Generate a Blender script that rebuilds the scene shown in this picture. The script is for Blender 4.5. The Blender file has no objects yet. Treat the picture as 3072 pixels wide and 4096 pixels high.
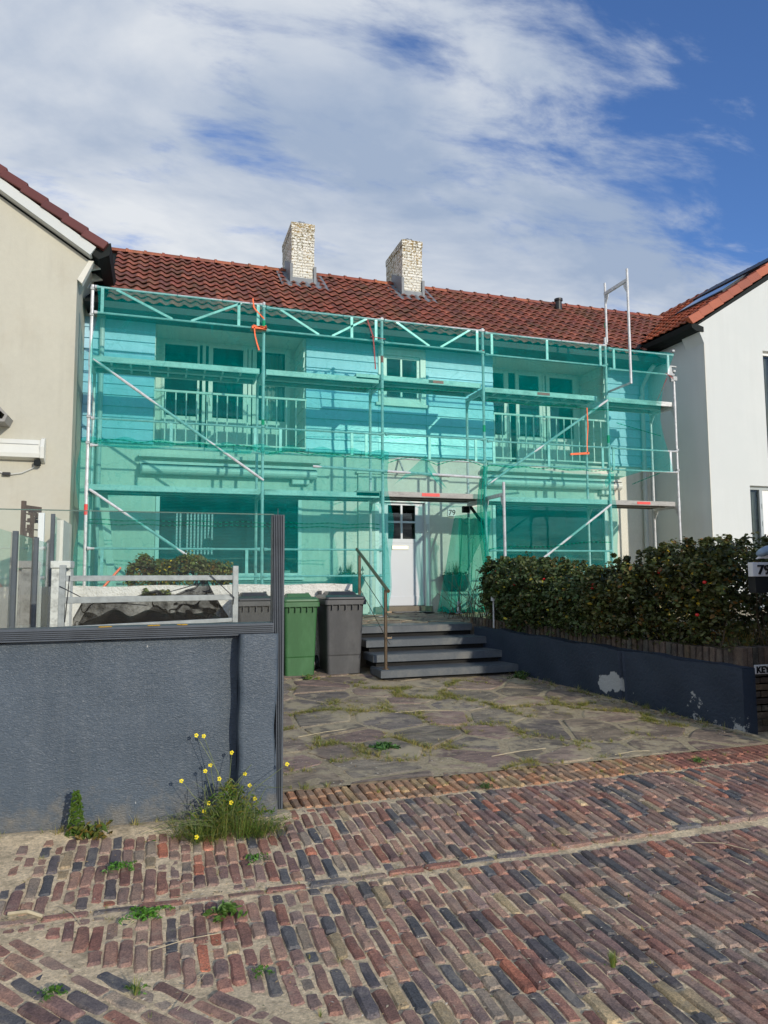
import bpy, math, random
import numpy as np
from mathutils import Vector, Matrix
from math import sin, cos, pi, radians

# ------------------------------------------------------------------ camera, sky, sun, exposure
scene = bpy.context.scene
scene.render.resolution_x = 768; scene.render.resolution_y = 1024
C = scene.collection
EYE = Vector((0, 0, 1.6))
cam_d = bpy.data.cameras.new('camera'); cam = bpy.data.objects.new('camera', cam_d); C.objects.link(cam)
cam_d.sensor_fit = 'VERTICAL'; cam_d.sensor_height = 36.0; cam_d.lens = 2840 / 4096 * 36.0
cam_d.clip_start = 0.05; cam_d.clip_end = 3000
R_ = (0.95319136, -0.3023185, -0.00545409); D_ = (0.02106125, 0.08437731, -0.99621127); F_ = (0.3016333, 0.94946511, 0.08679493)
cam.matrix_world = Matrix(((R_[0], -D_[0], -F_[0], EYE.x), (R_[1], -D_[1], -F_[1], EYE.y), (R_[2], -D_[2], -F_[2], EYE.z), (0, 0, 0, 1)))
scene.camera = cam

SUN_EL = radians(18.5); SUN_AZ = radians(19.5)
SUN_STRENGTH = 2.85; SKY_STRENGTH = 0.105; EXPOSURE = 0.08
to_sun = Vector((sin(SUN_AZ) * cos(SUN_EL), -cos(SUN_AZ) * cos(SUN_EL), sin(SUN_EL)))
sd = bpy.data.lights.new('sun', 'SUN'); sd.energy = SUN_STRENGTH; sd.angle = radians(0.8); sd.color = (1.0, 0.91, 0.76)
sun = bpy.data.objects.new('sun', sd); C.objects.link(sun); sun.rotation_euler = to_sun.to_track_quat('Z', 'Y').to_euler()
scene.view_settings.view_transform = 'Standard'; scene.view_settings.look = 'None'
scene.view_settings.exposure = EXPOSURE; scene.view_settings.gamma = 1.0

world = bpy.data.worlds.new('World'); scene.world = world; world.use_nodes = True
def build_world():
    nt = world.node_tree; N = nt.nodes; L = nt.links; N.clear()
    def n(t, **k):
        x = N.new(t)
        for a, b in k.items(): setattr(x, a, b)
        return x
    out = n('ShaderNodeOutputWorld'); bg = n('ShaderNodeBackground'); bg.inputs['Strength'].default_value = SKY_STRENGTH
    sky = n('ShaderNodeTexSky', sky_type='NISHITA', sun_disc=False)
    sky.sun_elevation = SUN_EL; sky.sun_rotation = math.atan2(to_sun.x, to_sun.y); sky.air_density = 1.0; sky.dust_density = 0.6; sky.ozone_density = 2.0
    tc = n('ShaderNodeTexCoord')
    def vm(op, a=None, b=None):
        x = n('ShaderNodeVectorMath', operation=op)
        for i, v in ((0, a), (1, b)):
            if v is None: continue
            if hasattr(v, 'links'): L.new(v, x.inputs[i])
            else: x.inputs[i].default_value = v
        return x
    def m(op, a, b=None, clamp=False):
        x = n('ShaderNodeMath', operation=op, use_clamp=clamp)
        for i, v in ((0, a), (1, b)):
            if v is None: continue
            if hasattr(v, 'links'): L.new(v, x.inputs[i])
            else: x.inputs[i].default_value = v
        return x.outputs[0]
    d = tc.outputs['Generated']
    sep = n('ShaderNodeSeparateXYZ'); L.new(d, sep.inputs[0])
    z = m('MAXIMUM', m('ADD', sep.outputs[2], 0.22), 0.05)
    cx = m('DIVIDE', sep.outputs[0], z); cy = m('DIVIDE', sep.outputs[1], z)
    co = n('ShaderNodeCombineXYZ'); L.new(cx, co.inputs[0]); L.new(cy, co.inputs[1]); co.inputs[2].default_value = 3.7
    def noise(scale, det, rough, dist, sc=(1, 1, 1), rot=0.0, off=(0, 0, 0)):
        mp = n('ShaderNodeMapping'); L.new(co.outputs[0], mp.inputs[0]); mp.inputs['Scale'].default_value = sc; mp.inputs['Rotation'].default_value = (0, 0, rot); mp.inputs['Location'].default_value = off
        t = n('ShaderNodeTexNoise'); L.new(mp.outputs[0], t.inputs['Vector'])
        t.inputs['Scale'].default_value = scale; t.inputs['Detail'].default_value = det; t.inputs['Roughness'].default_value = rough; t.inputs['Distortion'].default_value = dist
        return t.outputs[0]
    big = noise(0.95, 8, 0.55, 0.15, (1.0, 1.35, 1), 0.5, (1.3, 0.4, 0))
    fine = noise(3.4, 11, 0.62, 0.22, (1.0, 2.5, 1), 0.75, (0.2, 2.4, 0))
    shade = noise(1.7, 8, 0.55, 0.3, (1, 1.5, 1), 0.5, (7.3, 1.0, 0))
    # cloud cover thins out towards the upper right of the view (east-south-east part of the sky)
    clear = vm('DOT_PRODUCT', d, (0.70, -0.20, 0.68)).outputs['Value']
    dens = m('ADD', m('MULTIPLY', big, 1.0), m('MULTIPLY', fine, 0.70))
    cov = n('ShaderNodeMapRange'); L.new(clear, cov.inputs[0])
    cov.inputs[1].default_value = 0.38; cov.inputs[2].default_value = 0.68; cov.inputs[3].default_value = 0.065; cov.inputs[4].default_value = -0.22
    dens = m('ADD', dens, cov.outputs[0])
    ramp = n('ShaderNodeMapRange', interpolation_type='SMOOTHSTEP'); L.new(dens, ramp.inputs[0])
    ramp.inputs[1].default_value = 0.66; ramp.inputs[2].default_value = 0.90
    cr = n('ShaderNodeValToRGB'); L.new(shade, cr.inputs[0])
    cr.color_ramp.elements[0].position = 0.36; cr.color_ramp.elements[0].color = (3.2, 4.0, 5.4, 1)
    cr.color_ramp.elements[1].position = 0.64; cr.color_ramp.elements[1].color = (6.9, 7.2, 7.6, 1)
    blue = n('ShaderNodeMixRGB', blend_type='MULTIPLY'); blue.inputs[0].default_value = 1.0
    L.new(sky.outputs[0], blue.inputs[1]); blue.inputs[2].default_value = (0.80, 1.10, 1.62, 1)
    mx = n('ShaderNodeMixRGB'); L.new(ramp.outputs[0], mx.inputs[0]); L.new(blue.outputs[0], mx.inputs[1]); L.new(cr.outputs[0], mx.inputs[2])
    L.new(mx.outputs[0], bg.inputs[0]); L.new(bg.outputs[0], out.inputs[0])
build_world()

# ------------------------------------------------------------------ helpers
rnd = random.Random(7)
def U(a, b): return rnd.uniform(a, b)

class MB:
    def __init__(s): s.v = []; s.f = []; s.c = []
    def add(s, vs, fs, col=None):
        o = len(s.v); s.v.extend(vs)
        for f in fs: s.f.append(tuple(i + o for i in f)); s.c.append(col)
        return s
    def box(s, x0, x1, y0, y1, z0, z1, col=None, j=0.0):
        vs = [(x, y, z) for x in (x0, x1) for y in (y0, y1) for z in (z0, z1)]
        if j: vs = [(a + U(-j, j), b + U(-j, j), c + U(-j, j)) for a, b, c in vs]
        return s.add(vs, [(0, 1, 3, 2), (4, 6, 7, 5), (0, 4, 5, 1), (2, 3, 7, 6), (0, 2, 6, 4), (1, 5, 7, 3)], col)
    def hexa(s, b, t, col=None):      # b,t: 4 points each, same winding
        return s.add(list(b) + list(t), [(3, 2, 1, 0), (4, 5, 6, 7), (0, 1, 5, 4), (1, 2, 6, 5), (2, 3, 7, 6), (3, 0, 4, 7)], col)
    def bar(s, p, q, w, h, col=None, up=(0, 0, 1)):
        p = Vector(p); q = Vector(q); d = (q - p).normalized(); u = Vector(up)
        if abs(d.dot(u)) > .98: u = Vector((0, 1, 0))
        r = d.cross(u).normalized(); u = r.cross(d).normalized(); r *= w / 2; u *= h / 2
        return s.hexa([p - r - u, p + r - u, p + r + u, p - r + u], [q - r - u, q + r - u, q + r + u, q - r + u], col)
    def tube(s, pts, r, n=8, col=None, cap=True):
        pts = [Vector(p) for p in pts]; rr = r if isinstance(r, (list, tuple)) else [r] * len(pts)
        o = len(s.v); N = len(pts)
        for i, p in enumerate(pts):
            d = (pts[min(i + 1, N - 1)] - pts[max(i - 1, 0)]).normalized()
            a = Vector((0, 0, 1)) if abs(d.z) < .9 else Vector((1, 0, 0))
            e1 = d.cross(a).normalized(); e2 = d.cross(e1)
            for k in range(n): t = 2 * pi * k / n; s.v.append(tuple(p + rr[i] * (cos(t) * e1 + sin(t) * e2)))
        for i in range(N - 1):
            for k in range(n):
                k2 = (k + 1) % n; s.f.append((o + i * n + k, o + i * n + k2, o + (i + 1) * n + k2, o + (i + 1) * n + k)); s.c.append(col)
        if cap:
            s.f.append(tuple(o + k for k in reversed(range(n)))); s.c.append(col)
            s.f.append(tuple(o + (N - 1) * n + k for k in range(n))); s.c.append(col)
        return s
    def lathe(s, c, prof, n=24, col=None, sx=1, sy=1):
        o = len(s.v); c = Vector(c)
        for r, z in prof:
            for k in range(n): t = 2 * pi * k / n; s.v.append((c.x + sx * r * cos(t), c.y + sy * r * sin(t), c.z + z))
        for i in range(len(prof) - 1):
            for k in range(n):
                k2 = (k + 1) % n; s.f.append((o + i * n + k, o + i * n + k2, o + (i + 1) * n + k2, o + (i + 1) * n + k)); s.c.append(col)
        s.f.append(tuple(o + k for k in reversed(range(n)))); s.c.append(col)
        s.f.append(tuple(o + (len(prof) - 1) * n + k for k in range(n))); s.c.append(col)
        return s
    def prism(s, poly, axis, a, b, col=None):   # poly 2D pts; axis 'y': poly=(x,z) extruded a..b ; 'x': poly=(y,z); 'z': (x,y)
        def P(u, v, t): return {'y': (u, t, v), 'x': (t, u, v), 'z': (u, v, t)}[axis]
        n = len(poly); vs = [P(u, v, a) for u, v in poly] + [P(u, v, b) for u, v in poly]
        fs = [tuple(reversed(range(n))), tuple(range(n, 2 * n))] + [(i, (i + 1) % n, (i + 1) % n + n, i + n) for i in range(n)]
        return s.add(vs, fs, col)
    def grid(s, fn, nu, nv, col=None):
        o = len(s.v)
        for j in range(nv + 1):
            for i in range(nu + 1): s.v.append(tuple(fn(i / nu, j / nv)))
        for j in range(nv):
            for i in range(nu):
                a = o + j * (nu + 1) + i; s.f.append((a, a + 1, a + nu + 2, a + nu + 1)); s.c.append(col)
        return s
    def build(s, name, mat, parent=None, smooth=False, bevel=0.0, fix=True):
        me = bpy.data.meshes.new(name); me.from_pydata([tuple(v) for v in s.v], [], s.f)
        if any(c is not None for c in s.c):
            at = me.color_attributes.new('tone', 'FLOAT_COLOR', 'CORNER'); cols = []
            for p, c in zip(me.polygons, s.c):
                c = c if c is not None else (1, 1, 1); cols.extend([c[0], c[1], c[2], 1.0] * len(p.vertices))
            at.data.foreach_set('color', cols)
        if fix:
            import bmesh
            bm = bmesh.new(); bm.from_mesh(me); bmesh.ops.recalc_face_normals(bm, faces=bm.faces); bm.to_mesh(me); bm.free()
        me.materials.append(mat)
        if smooth: me.polygons.foreach_set('use_smooth', [True] * len(me.polygons))
        o = bpy.data.objects.new(name, me); C.objects.link(o)
        if bevel:
            b = o.modifiers.new('bevel', 'BEVEL'); b.width = bevel; b.segments = 2; b.limit_method = 'ANGLE'; b.angle_limit = radians(40)
        if parent: o.parent = parent; o.matrix_parent_inverse = parent.matrix_world.inverted() if False else Matrix.Translation(-Vector(parent_loc(parent)))
        return o
def parent_loc(p):
    l = Vector(p.location)
    if p.parent: l = l + (parent_loc(p.parent) if p.matrix_parent_inverse == Matrix() else Vector((0, 0, 0)))
    return l
def tag(o, label=None, cat=None, group=None, kind=None):
    if label: o['label'] = label
    if cat: o['category'] = cat
    if group: o['group'] = group
    if kind: o['kind'] = kind
    return o
def thing(name, label, cat, loc=(0, 0, 0), group=None):
    o = bpy.data.objects.new(name, None); C.objects.link(o); o.location = loc; o.empty_display_size = .2
    return tag(o, label, cat, group)
def struct(o): o['kind'] = 'structure'; return o

# ------------------------------------------------------------------ materials
def nodes(name):
    m = bpy.data.materials.new(name); m.use_nodes = True; nt = m.node_tree
    return m, nt, nt.nodes, nt.links, nt.nodes['Principled BSDF']
def tex(N, L, kind, scale, vec=None, **k):
    t = N.new(kind)
    if 'Scale' in t.inputs: t.inputs['Scale'].default_value = scale
    for a, b in k.items():
        if a in t.inputs: t.inputs[a].default_value = b
    if vec is not None: L.new(vec, t.inputs['Vector'])
    return t
def mapped(N, L, scale=(1, 1, 1), rot=(0, 0, 0)):
    tc = N.new('ShaderNodeTexCoord'); mp = N.new('ShaderNodeMapping'); L.new(tc.outputs['Object'], mp.inputs[0])
    mp.inputs['Scale'].default_value = scale; mp.inputs['Rotation'].default_value = rot
    return mp.outputs[0]
def ramp(N, L, src, p0, c0, p1, c1):
    r = N.new('ShaderNodeValToRGB'); L.new(src, r.inputs[0])
    e = r.color_ramp.elements; e[0].position = p0; e[0].color = (*c0, 1) if len(c0) == 3 else c0; e[1].position = p1; e[1].color = (*c1, 1) if len(c1) == 3 else c1
    return r
def mixc(N, L, fac, a, b, mode='MIX'):
    x = N.new('ShaderNodeMixRGB'); x.blend_type = mode
    for i, v in ((0, fac), (1, a), (2, b)):
        if hasattr(v, 'links'): L.new(v, x.inputs[i])
        elif i == 0: x.inputs[0].default_value = v
        else: x.inputs[i].default_value = (*v, 1) if len(v) == 3 else v
    return x.outputs[0]
def surf(name, col, rough=.6, var=.12, vscale=3.0, dirt=None, dscale=2.0, damt=.5, bump=0.0, bscale=40.0, bdist=.01, metal=0.0, spec=.5, tone=False, stretch=(1, 1, 1), fine=0.0, streak=0.0):
    m, nt, N, L, P = nodes(name)
    v = mapped(N, L, stretch)
    n1 = tex(N, L, 'ShaderNodeTexNoise', vscale, v, Detail=6.0, Roughness=.6)
    lo = tuple(c * (1 - var) for c in col); hi = tuple(min(1, c * (1 + var)) for c in col)
    c = ramp(N, L, n1.outputs[0], .3, lo, .7, hi).outputs[0]
    if fine:
        n3 = tex(N, L, 'ShaderNodeTexNoise', vscale * 14, v, Detail=4.0, Roughness=.7)
        r3 = ramp(N, L, n3.outputs[0], .3, (1 - fine,) * 3, .7, (1 + fine,) * 3).outputs[0]; c = mixc(N, L, 1.0, c, r3, 'MULTIPLY')
    if dirt:
        n2 = tex(N, L, 'ShaderNodeTexNoise', dscale, v, Detail=8.0, Roughness=.65)
        f = ramp(N, L, n2.outputs[0], .5, (0, 0, 0), .72, (damt,) * 3).outputs[0]
        c = mixc(N, L, f, c, dirt)
    if streak:
        ns = tex(N, L, 'ShaderNodeTexNoise', 3.0, mapped(N, L, (3.0, 3.0, .22)), Detail=5.0, Roughness=.6); np_ = tex(N, L, 'ShaderNodeTexNoise', .8, mapped(N, L), Detail=3.0)
        mm = N.new('ShaderNodeMath'); mm.operation = 'MULTIPLY'; L.new(ns.outputs[0], mm.inputs[0]); L.new(np_.outputs[0], mm.inputs[1])
        c = mixc(N, L, ramp(N, L, mm.outputs[0], .24, (0, 0, 0), .40, (streak,) * 3).outputs[0], c, (.20, .19, .16))
    if tone:
        a = N.new('ShaderNodeAttribute'); a.attribute_name = 'tone'; c = mixc(N, L, 1.0, c, a.outputs['Color'], 'MULTIPLY')
    L.new(c, P.inputs['Base Color']); P.inputs['Roughness'].default_value = rough; P.inputs['Metallic'].default_value = metal
    P.inputs['Specular IOR Level'].default_value = spec
    if bump:
        b = N.new('ShaderNodeBump'); b.inputs['Strength'].default_value = bump; b.inputs['Distance'].default_value = bdist
        n4 = tex(N, L, 'ShaderNodeTexNoise', bscale, v, Detail=5.0, Roughness=.6); L.new(n4.outputs[0], b.inputs['Height']); L.new(b.outputs[0], P.inputs['Normal'])
    return m

M = {}
M['cream'] = surf('cream_plaster', (.70, .69, .62), .75, .06, 1.5, (.5, .47, .38), 3.0, .35, .6, 55, .012, fine=.04, streak=.10)
M['beige'] = surf('beige_plaster', (.50, .485, .405), .8, .05, .9, (.46, .42, .33), 1.6, .45, .25, 60, .006, fine=.03, streak=.13)
M['rwhite'] = surf('white_plaster', (.585, .615, .605), .8, .02, .8, (.66, .68, .66), 1.2, .3, .25, 70, .005, streak=.05)
M['white'] = surf('white_paint', (.78, .79, .78), .35, .02, 3)
M['offwhite'] = surf('offwhite_paint', (.68, .69, .64), .4, .04, 4)
M['door'] = surf('door_white', (.62, .64, .69), .3, .015, 3)
M['boards'] = surf('blue_boards', (.38, .63, .77), .26, .10, 2.0, None, 1, .5, .35, 30, .004, spec=.55, stretch=(.4, 1, 1), fine=.05)
M['boards_plain'] = M['boards']
M['soffit'] = surf('soffit_paint', (.035, .045, .045), .7, .1, 2)
M['dark'] = surf('dark_paint', (.014, .018, .018), .75, .1, 4, spec=.2)
M['lead'] = surf('lead_flashing', (.17, .19, .21), .55, .2, 6, bump=.3, bscale=20)
M['alu'] = surf('galvanised_pole', (.60, .61, .62), .40, .16, 9, (.25, .25, .25), 14, .6, metal=.15, spec=.5, fine=.1)
M['galv'] = surf('galvanised_steel', (.33, .345, .35), .5, .22, 14, (.42, .43, .44), 30, .5, metal=.3, fine=.1)
M['deckmetal'] = surf('deck_metal', (.62, .63, .62), .55, .22, 5, (.12, .10, .09), 5, .9, metal=.2, stretch=(.3, 1, 1), fine=.12)
M['deckdirty'] = surf('dirty_deck', (.36, .35, .33), .6, .25, 5, (.07, .06, .055), 5, .9, metal=.1, stretch=(.3, 1, 1), fine=.15)
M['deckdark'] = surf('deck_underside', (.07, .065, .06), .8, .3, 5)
M['red'] = surf('red_sticker', (.75, .06, .05), .5, .1, 20)
M['orange'] = surf('orange_strap', (.95, .13, .02), .55, .15, 30)
M['redstrap'] = surf('dark_red_strap', (.25, .02, .02), .6, .3, 30)
M['greentape'] = surf('green_tape', (.03, .35, .12), .5, .1, 20)
M['black'] = surf('black_plastic', (.018, .019, .021), .45, .2, 6, fine=.1)
M['steelwall'] = surf('anthracite_wood', (.075, .088, .105), .55, .12, 4, (.045, .05, .058), 6, .7, .3, 60, .004, stretch=(1, 1, 1))
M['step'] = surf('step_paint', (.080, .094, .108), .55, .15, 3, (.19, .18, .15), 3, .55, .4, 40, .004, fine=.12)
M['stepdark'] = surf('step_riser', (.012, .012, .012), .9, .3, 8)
M['orangeboard'] = surf('orange_board', (.70, .16, .07), .5, .12, 5)
M['terra'] = surf('terrace_stone', (.20, .17, .13), .8, .3, 4, (.10, .11, .06), 4, .6, .5, 30, .01, fine=.15)
M['bronze'] = surf('bronze_steel', (.30, .22, .15), .3, .15, 9, metal=.85)
M['wood'] = surf('old_wood', (.13, .10, .08), .75, .3, 12, stretch=(6, 6, 1), bump=.4)
M['hip'] = surf('rose_hip_red', (.60, .02, .015), .25, .15, 30)
M['yellow'] = surf('yellow_petal', (.85, .70, .02), .5, .1, 30)
M['tealpot'] = surf('glazed_pot', (.03, .09, .10), .35, .15, 6)
M['gullgrey'] = surf('gull_paint', (.22, .30, .38), .5, .15, 20)
M['paper'] = surf('plate_white', (.74, .75, .76), .5, .08, 20, (.4, .4, .4), 20, .5)
M['ink'] = surf('black_digits', (.012, .012, .014), .4, .1, 20)
M['greenbin'] = surf('green_bin_plastic', (.036, .125, .042), .48, .12, 3, (.08, .21, .09), 5, .5, stretch=(1, 1, .4), fine=.06)
M['greybin'] = surf('grey_bin_plastic', (.062, .063, .066), .5, .16, 3, (.105, .105, .105), 4, .8, stretch=(1, 1, .5), fine=.1)
M['curtain'] = surf('curtain_cloth', (.45, .45, .42), .9, .05, 4)
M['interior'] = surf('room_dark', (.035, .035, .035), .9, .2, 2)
M['blind'] = surf('blind_slats', (.13, .14, .14), .55, .05, 3)
M['figure'] = surf('plaster_figure', (.60, .62, .60), .6, .1, 20)

def mat_tiles():
    m, nt, N, L, P = nodes('clay_tiles'); v = mapped(N, L)
    a = N.new('ShaderNodeAttribute'); a.attribute_name = 'tone'
    n = tex(N, L, 'ShaderNodeTexNoise', 3.0, v, Detail=8.0, Roughness=.7)
    n2 = tex(N, L, 'ShaderNodeTexNoise', 40.0, v, Detail=4.0, Roughness=.7)
    c = mixc(N, L, 1.0, a.outputs['Color'], ramp(N, L, n2.outputs[0], .3, (.72, .72, .72), .7, (1.2, 1.2, 1.2)).outputs[0], 'MULTIPLY')
    f = ramp(N, L, n.outputs[0], .48, (0, 0, 0), .66, (.75, .75, .75)).outputs[0]
    c = mixc(N, L, f, c, (.115, .072, .035)); L.new(c, P.inputs['Base Color']); P.inputs['Roughness'].default_value = .62
    b = N.new('ShaderNodeBump'); b.inputs['Strength'].default_value = .3; b.inputs['Distance'].default_value = .005; L.new(n2.outputs[0], b.inputs['Height']); L.new(b.outputs[0], P.inputs['Normal'])
    return m
M['tiles'] = mat_tiles()
def mat_brick(name='street_brick', rough=.75):
    m, nt, N, L, P = nodes(name); v = mapped(N, L)
    a = N.new('ShaderNodeAttribute'); a.attribute_name = 'tone'
    n = tex(N, L, 'ShaderNodeTexNoise', 9.0, v, Detail=6.0, Roughness=.65)
    n2 = tex(N, L, 'ShaderNodeTexNoise', 120.0, v, Detail=5.0, Roughness=.75)
    c = mixc(N, L, 1.0, a.outputs['Color'], ramp(N, L, n.outputs[0], .36, (.68, .69, .74), .64, (1.28, 1.20, 1.12)).outputs[0], 'MULTIPLY')
    c = mixc(N, L, 1.0, c, ramp(N, L, n2.outputs[0], .36, (.55, .55, .55), .66, (1.45, 1.42, 1.38)).outputs[0], 'MULTIPLY')
    n3 = tex(N, L, 'ShaderNodeTexNoise', 5.0, v, Detail=8.0, Roughness=.75)
    f = ramp(N, L, n3.outputs[0], .54, (0, 0, 0), .70, (.55, .55, .55)).outputs[0]; c = mixc(N, L, f, c, (.42, .36, .27))
    L.new(c, P.inputs['Base Color']); P.inputs['Roughness'].default_value = rough; P.inputs['Specular IOR Level'].default_value = .35
    b = N.new('ShaderNodeBump'); b.inputs['Strength'].default_value = .55; b.inputs['Distance'].default_value = .006; L.new(n2.outputs[0], b.inputs['Height']); L.new(b.outputs[0], P.inputs['Normal'])
    return m
M['brick'] = mat_brick()
M['sand'] = surf('joint_sand', (.70, .555, .355), .95, .2, 3, (.24, .20, .13), 9, .7, .9, 120, .012, fine=.38)
def mat_stone():
    m, nt, N, L, P = nodes('flagstone'); v = mapped(N, L)
    a = N.new('ShaderNodeAttribute'); a.attribute_name = 'tone'
    n = tex(N, L, 'ShaderNodeTexNoise', 4.0, mapped(N, L, (1, 3, 1)), Detail=10.0, Roughness=.7, Distortion=1.0)
    n2 = tex(N, L, 'ShaderNodeTexNoise', 60.0, v, Detail=5.0, Roughness=.75)
    c = mixc(N, L, 1.0, a.outputs['Color'], ramp(N, L, n.outputs[0], .36, (.58, .57, .58), .64, (1.55, 1.48, 1.38)).outputs[0], 'MULTIPLY')
    c = mixc(N, L, 1.0, c, ramp(N, L, n2.outputs[0], .3, (.75, .75, .75), .7, (1.22, 1.22, 1.22)).outputs[0], 'MULTIPLY')
    n3 = tex(N, L, 'ShaderNodeTexNoise', 1.9, v, Detail=9.0, Roughness=.7)
    f = ramp(N, L, n3.outputs[0], .515, (0, 0, 0), .585, (.8, .8, .8)).outputs[0]; c = mixc(N, L, f, c, (.44, .365, .235))
    L.new(c, P.inputs['Base Color']); P.inputs['Roughness'].default_value = .8
    b = N.new('ShaderNodeBump'); b.inputs['Strength'].default_value = .6; b.inputs['Distance'].default_value = .015; L.new(n.outputs[0], b.inputs['Height']); L.new(b.outputs[0], P.inputs['Normal'])
    return m
M['stone'] = mat_stone()
def mat_stucco():     # foreground wall: thick brushed anthracite stucco with a few chips
    m, nt, N, L, P = nodes('anthracite_stucco'); v = mapped(N, L)
    n = tex(N, L, 'ShaderNodeTexNoise', 2.2, v, Detail=5.0, Roughness=.6)
    c = ramp(N, L, n.outputs[0], .3, (.057, .079, .104), .7, (.077, .103, .133)).outputs[0]
    w1 = tex(N, L, 'ShaderNodeTexNoise', 34.0, mapped(N, L, (1.0, 1, 2.2), (0, .5, 0)), Detail=6.0, Roughness=.55, Distortion=1.6)
    w2 = tex(N, L, 'ShaderNodeTexNoise', 7.0, mapped(N, L, (1, 1, 1.8), (0, -.4, 0)), Detail=3.0, Roughness=.5, Distortion=.8)
    chip = tex(N, L, 'ShaderNodeTexNoise', 11.0, v, Detail=3.0, Roughness=.5)
    f = ramp(N, L, chip.outputs[0], .745, (0, 0, 0), .76, (1, 1, 1)).outputs[0]
    c = mixc(N, L, f, c, (.42, .43, .42))
    sp = N.new('ShaderNodeSeparateXYZ'); L.new(v, sp.inputs[0]); dn = tex(N, L, 'ShaderNodeTexNoise', 7.0, v, Detail=8.0, Roughness=.7)
    zz = N.new('ShaderNodeMapRange'); L.new(sp.outputs[2], zz.inputs[0]); zz.inputs[1].default_value = .08; zz.inputs[2].default_value = .42; zz.inputs[3].default_value = .20; zz.inputs[4].default_value = -.10
    za = N.new('ShaderNodeMath'); za.operation = 'ADD'; L.new(dn.outputs[0], za.inputs[0]); L.new(zz.outputs[0], za.inputs[1]); c = mixc(N, L, ramp(N, L, za.outputs[0], .52, (0, 0, 0), .78, (.6, .6, .6)).outputs[0], c, (.22, .19, .14))
    sk = tex(N, L, 'ShaderNodeTexNoise', 3.0, mapped(N, L, (5, 5, .35)), Detail=6.0, Roughness=.6); c = mixc(N, L, ramp(N, L, sk.outputs[0], .52, (0, 0, 0), .70, (.20, .20, .20)).outputs[0], c, (.13, .15, .17)); L.new(c, P.inputs['Base Color']); P.inputs['Roughness'].default_value = .42
    b = N.new('ShaderNodeBump'); b.inputs['Strength'].default_value = .9; b.inputs['Distance'].default_value = .007; L.new(w1.outputs[0], b.inputs['Height'])
    b2 = N.new('ShaderNodeBump'); b2.inputs['Strength'].default_value = .35; b2.inputs['Distance'].default_value = .012; L.new(w2.outputs[0], b2.inputs['Height'])
    L.new(b2.outputs[0], b.inputs['Normal']); L.new(b.outputs[0], P.inputs['Normal'])
    return m
M['stucco'] = mat_stucco()
def mat_navy():       # garden wall on the right: dark navy paint, flaking low down
    m, nt, N, L, P = nodes('navy_paint_flaking'); v = mapped(N, L)
    n = tex(N, L, 'ShaderNodeTexNoise', 3, v, Detail=5.0, Roughness=.6)
    c = ramp(N, L, n.outputs[0], .3, (.016, .028, .050), .7, (.024, .038, .062)).outputs[0]
    n2 = tex(N, L, 'ShaderNodeTexNoise', 4.5, v, Detail=9.0, Roughness=.72)
    sp = N.new('ShaderNodeSeparateXYZ'); L.new(v, sp.inputs[0])
    mr = N.new('ShaderNodeMapRange'); L.new(sp.outputs[2], mr.inputs[0]); mr.inputs[1].default_value = .08; mr.inputs[2].default_value = .55; mr.inputs[3].default_value = .17; mr.inputs[4].default_value = -.03
    ad = N.new('ShaderNodeMath'); ad.operation = 'ADD'; L.new(n2.outputs[0], ad.inputs[0]); L.new(mr.outputs[0], ad.inputs[1])
    vs = N.new('ShaderNodeVectorMath'); vs.operation = 'SUBTRACT'; L.new(v, vs.inputs[0]); vs.inputs[1].default_value = (4.85, 6.93, .38)
    vm_ = N.new('ShaderNodeVectorMath'); vm_.operation = 'MULTIPLY'; L.new(vs.outputs[0], vm_.inputs[0]); vm_.inputs[1].default_value = (.5, 1.0, 1.5)
    ln = N.new('ShaderNodeVectorMath'); ln.operation = 'LENGTH'; L.new(vm_.outputs[0], ln.inputs[0])
    n9 = tex(N, L, 'ShaderNodeTexNoise', 9, v, Detail=6.0); m9 = N.new('ShaderNodeMath'); m9.operation = 'MULTIPLY_ADD'; L.new(n9.outputs[0], m9.inputs[0]); m9.inputs[1].default_value = -.31; L.new(ln.outputs['Value'], m9.inputs[2])
    fp_ = ramp(N, L, m9.outputs[0], .0, (.95, .95, .95), .012, (0, 0, 0)).outputs[0]
    f = ramp(N, L, ad.outputs[0], .695, (0, 0, 0), .712, (.9, .9, .9)).outputs[0]; f = mixc(N, L, 1.0, f, fp_, 'LIGHTEN')
    c = mixc(N, L, f, c, (.42, .43, .42)); L.new(c, P.inputs['Base Color']); P.inputs['Roughness'].default_value = .6
    b = N.new('ShaderNodeBump'); b.inputs['Strength'].default_value = .7; b.inputs['Distance'].default_value = .01
    n4 = tex(N, L, 'ShaderNodeTexNoise', 35, v, Detail=5.0); L.new(n4.outputs[0], b.inputs['Height']); L.new(b.outputs[0], P.inputs['Normal'])
    return m
M['navy'] = mat_navy()
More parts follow.
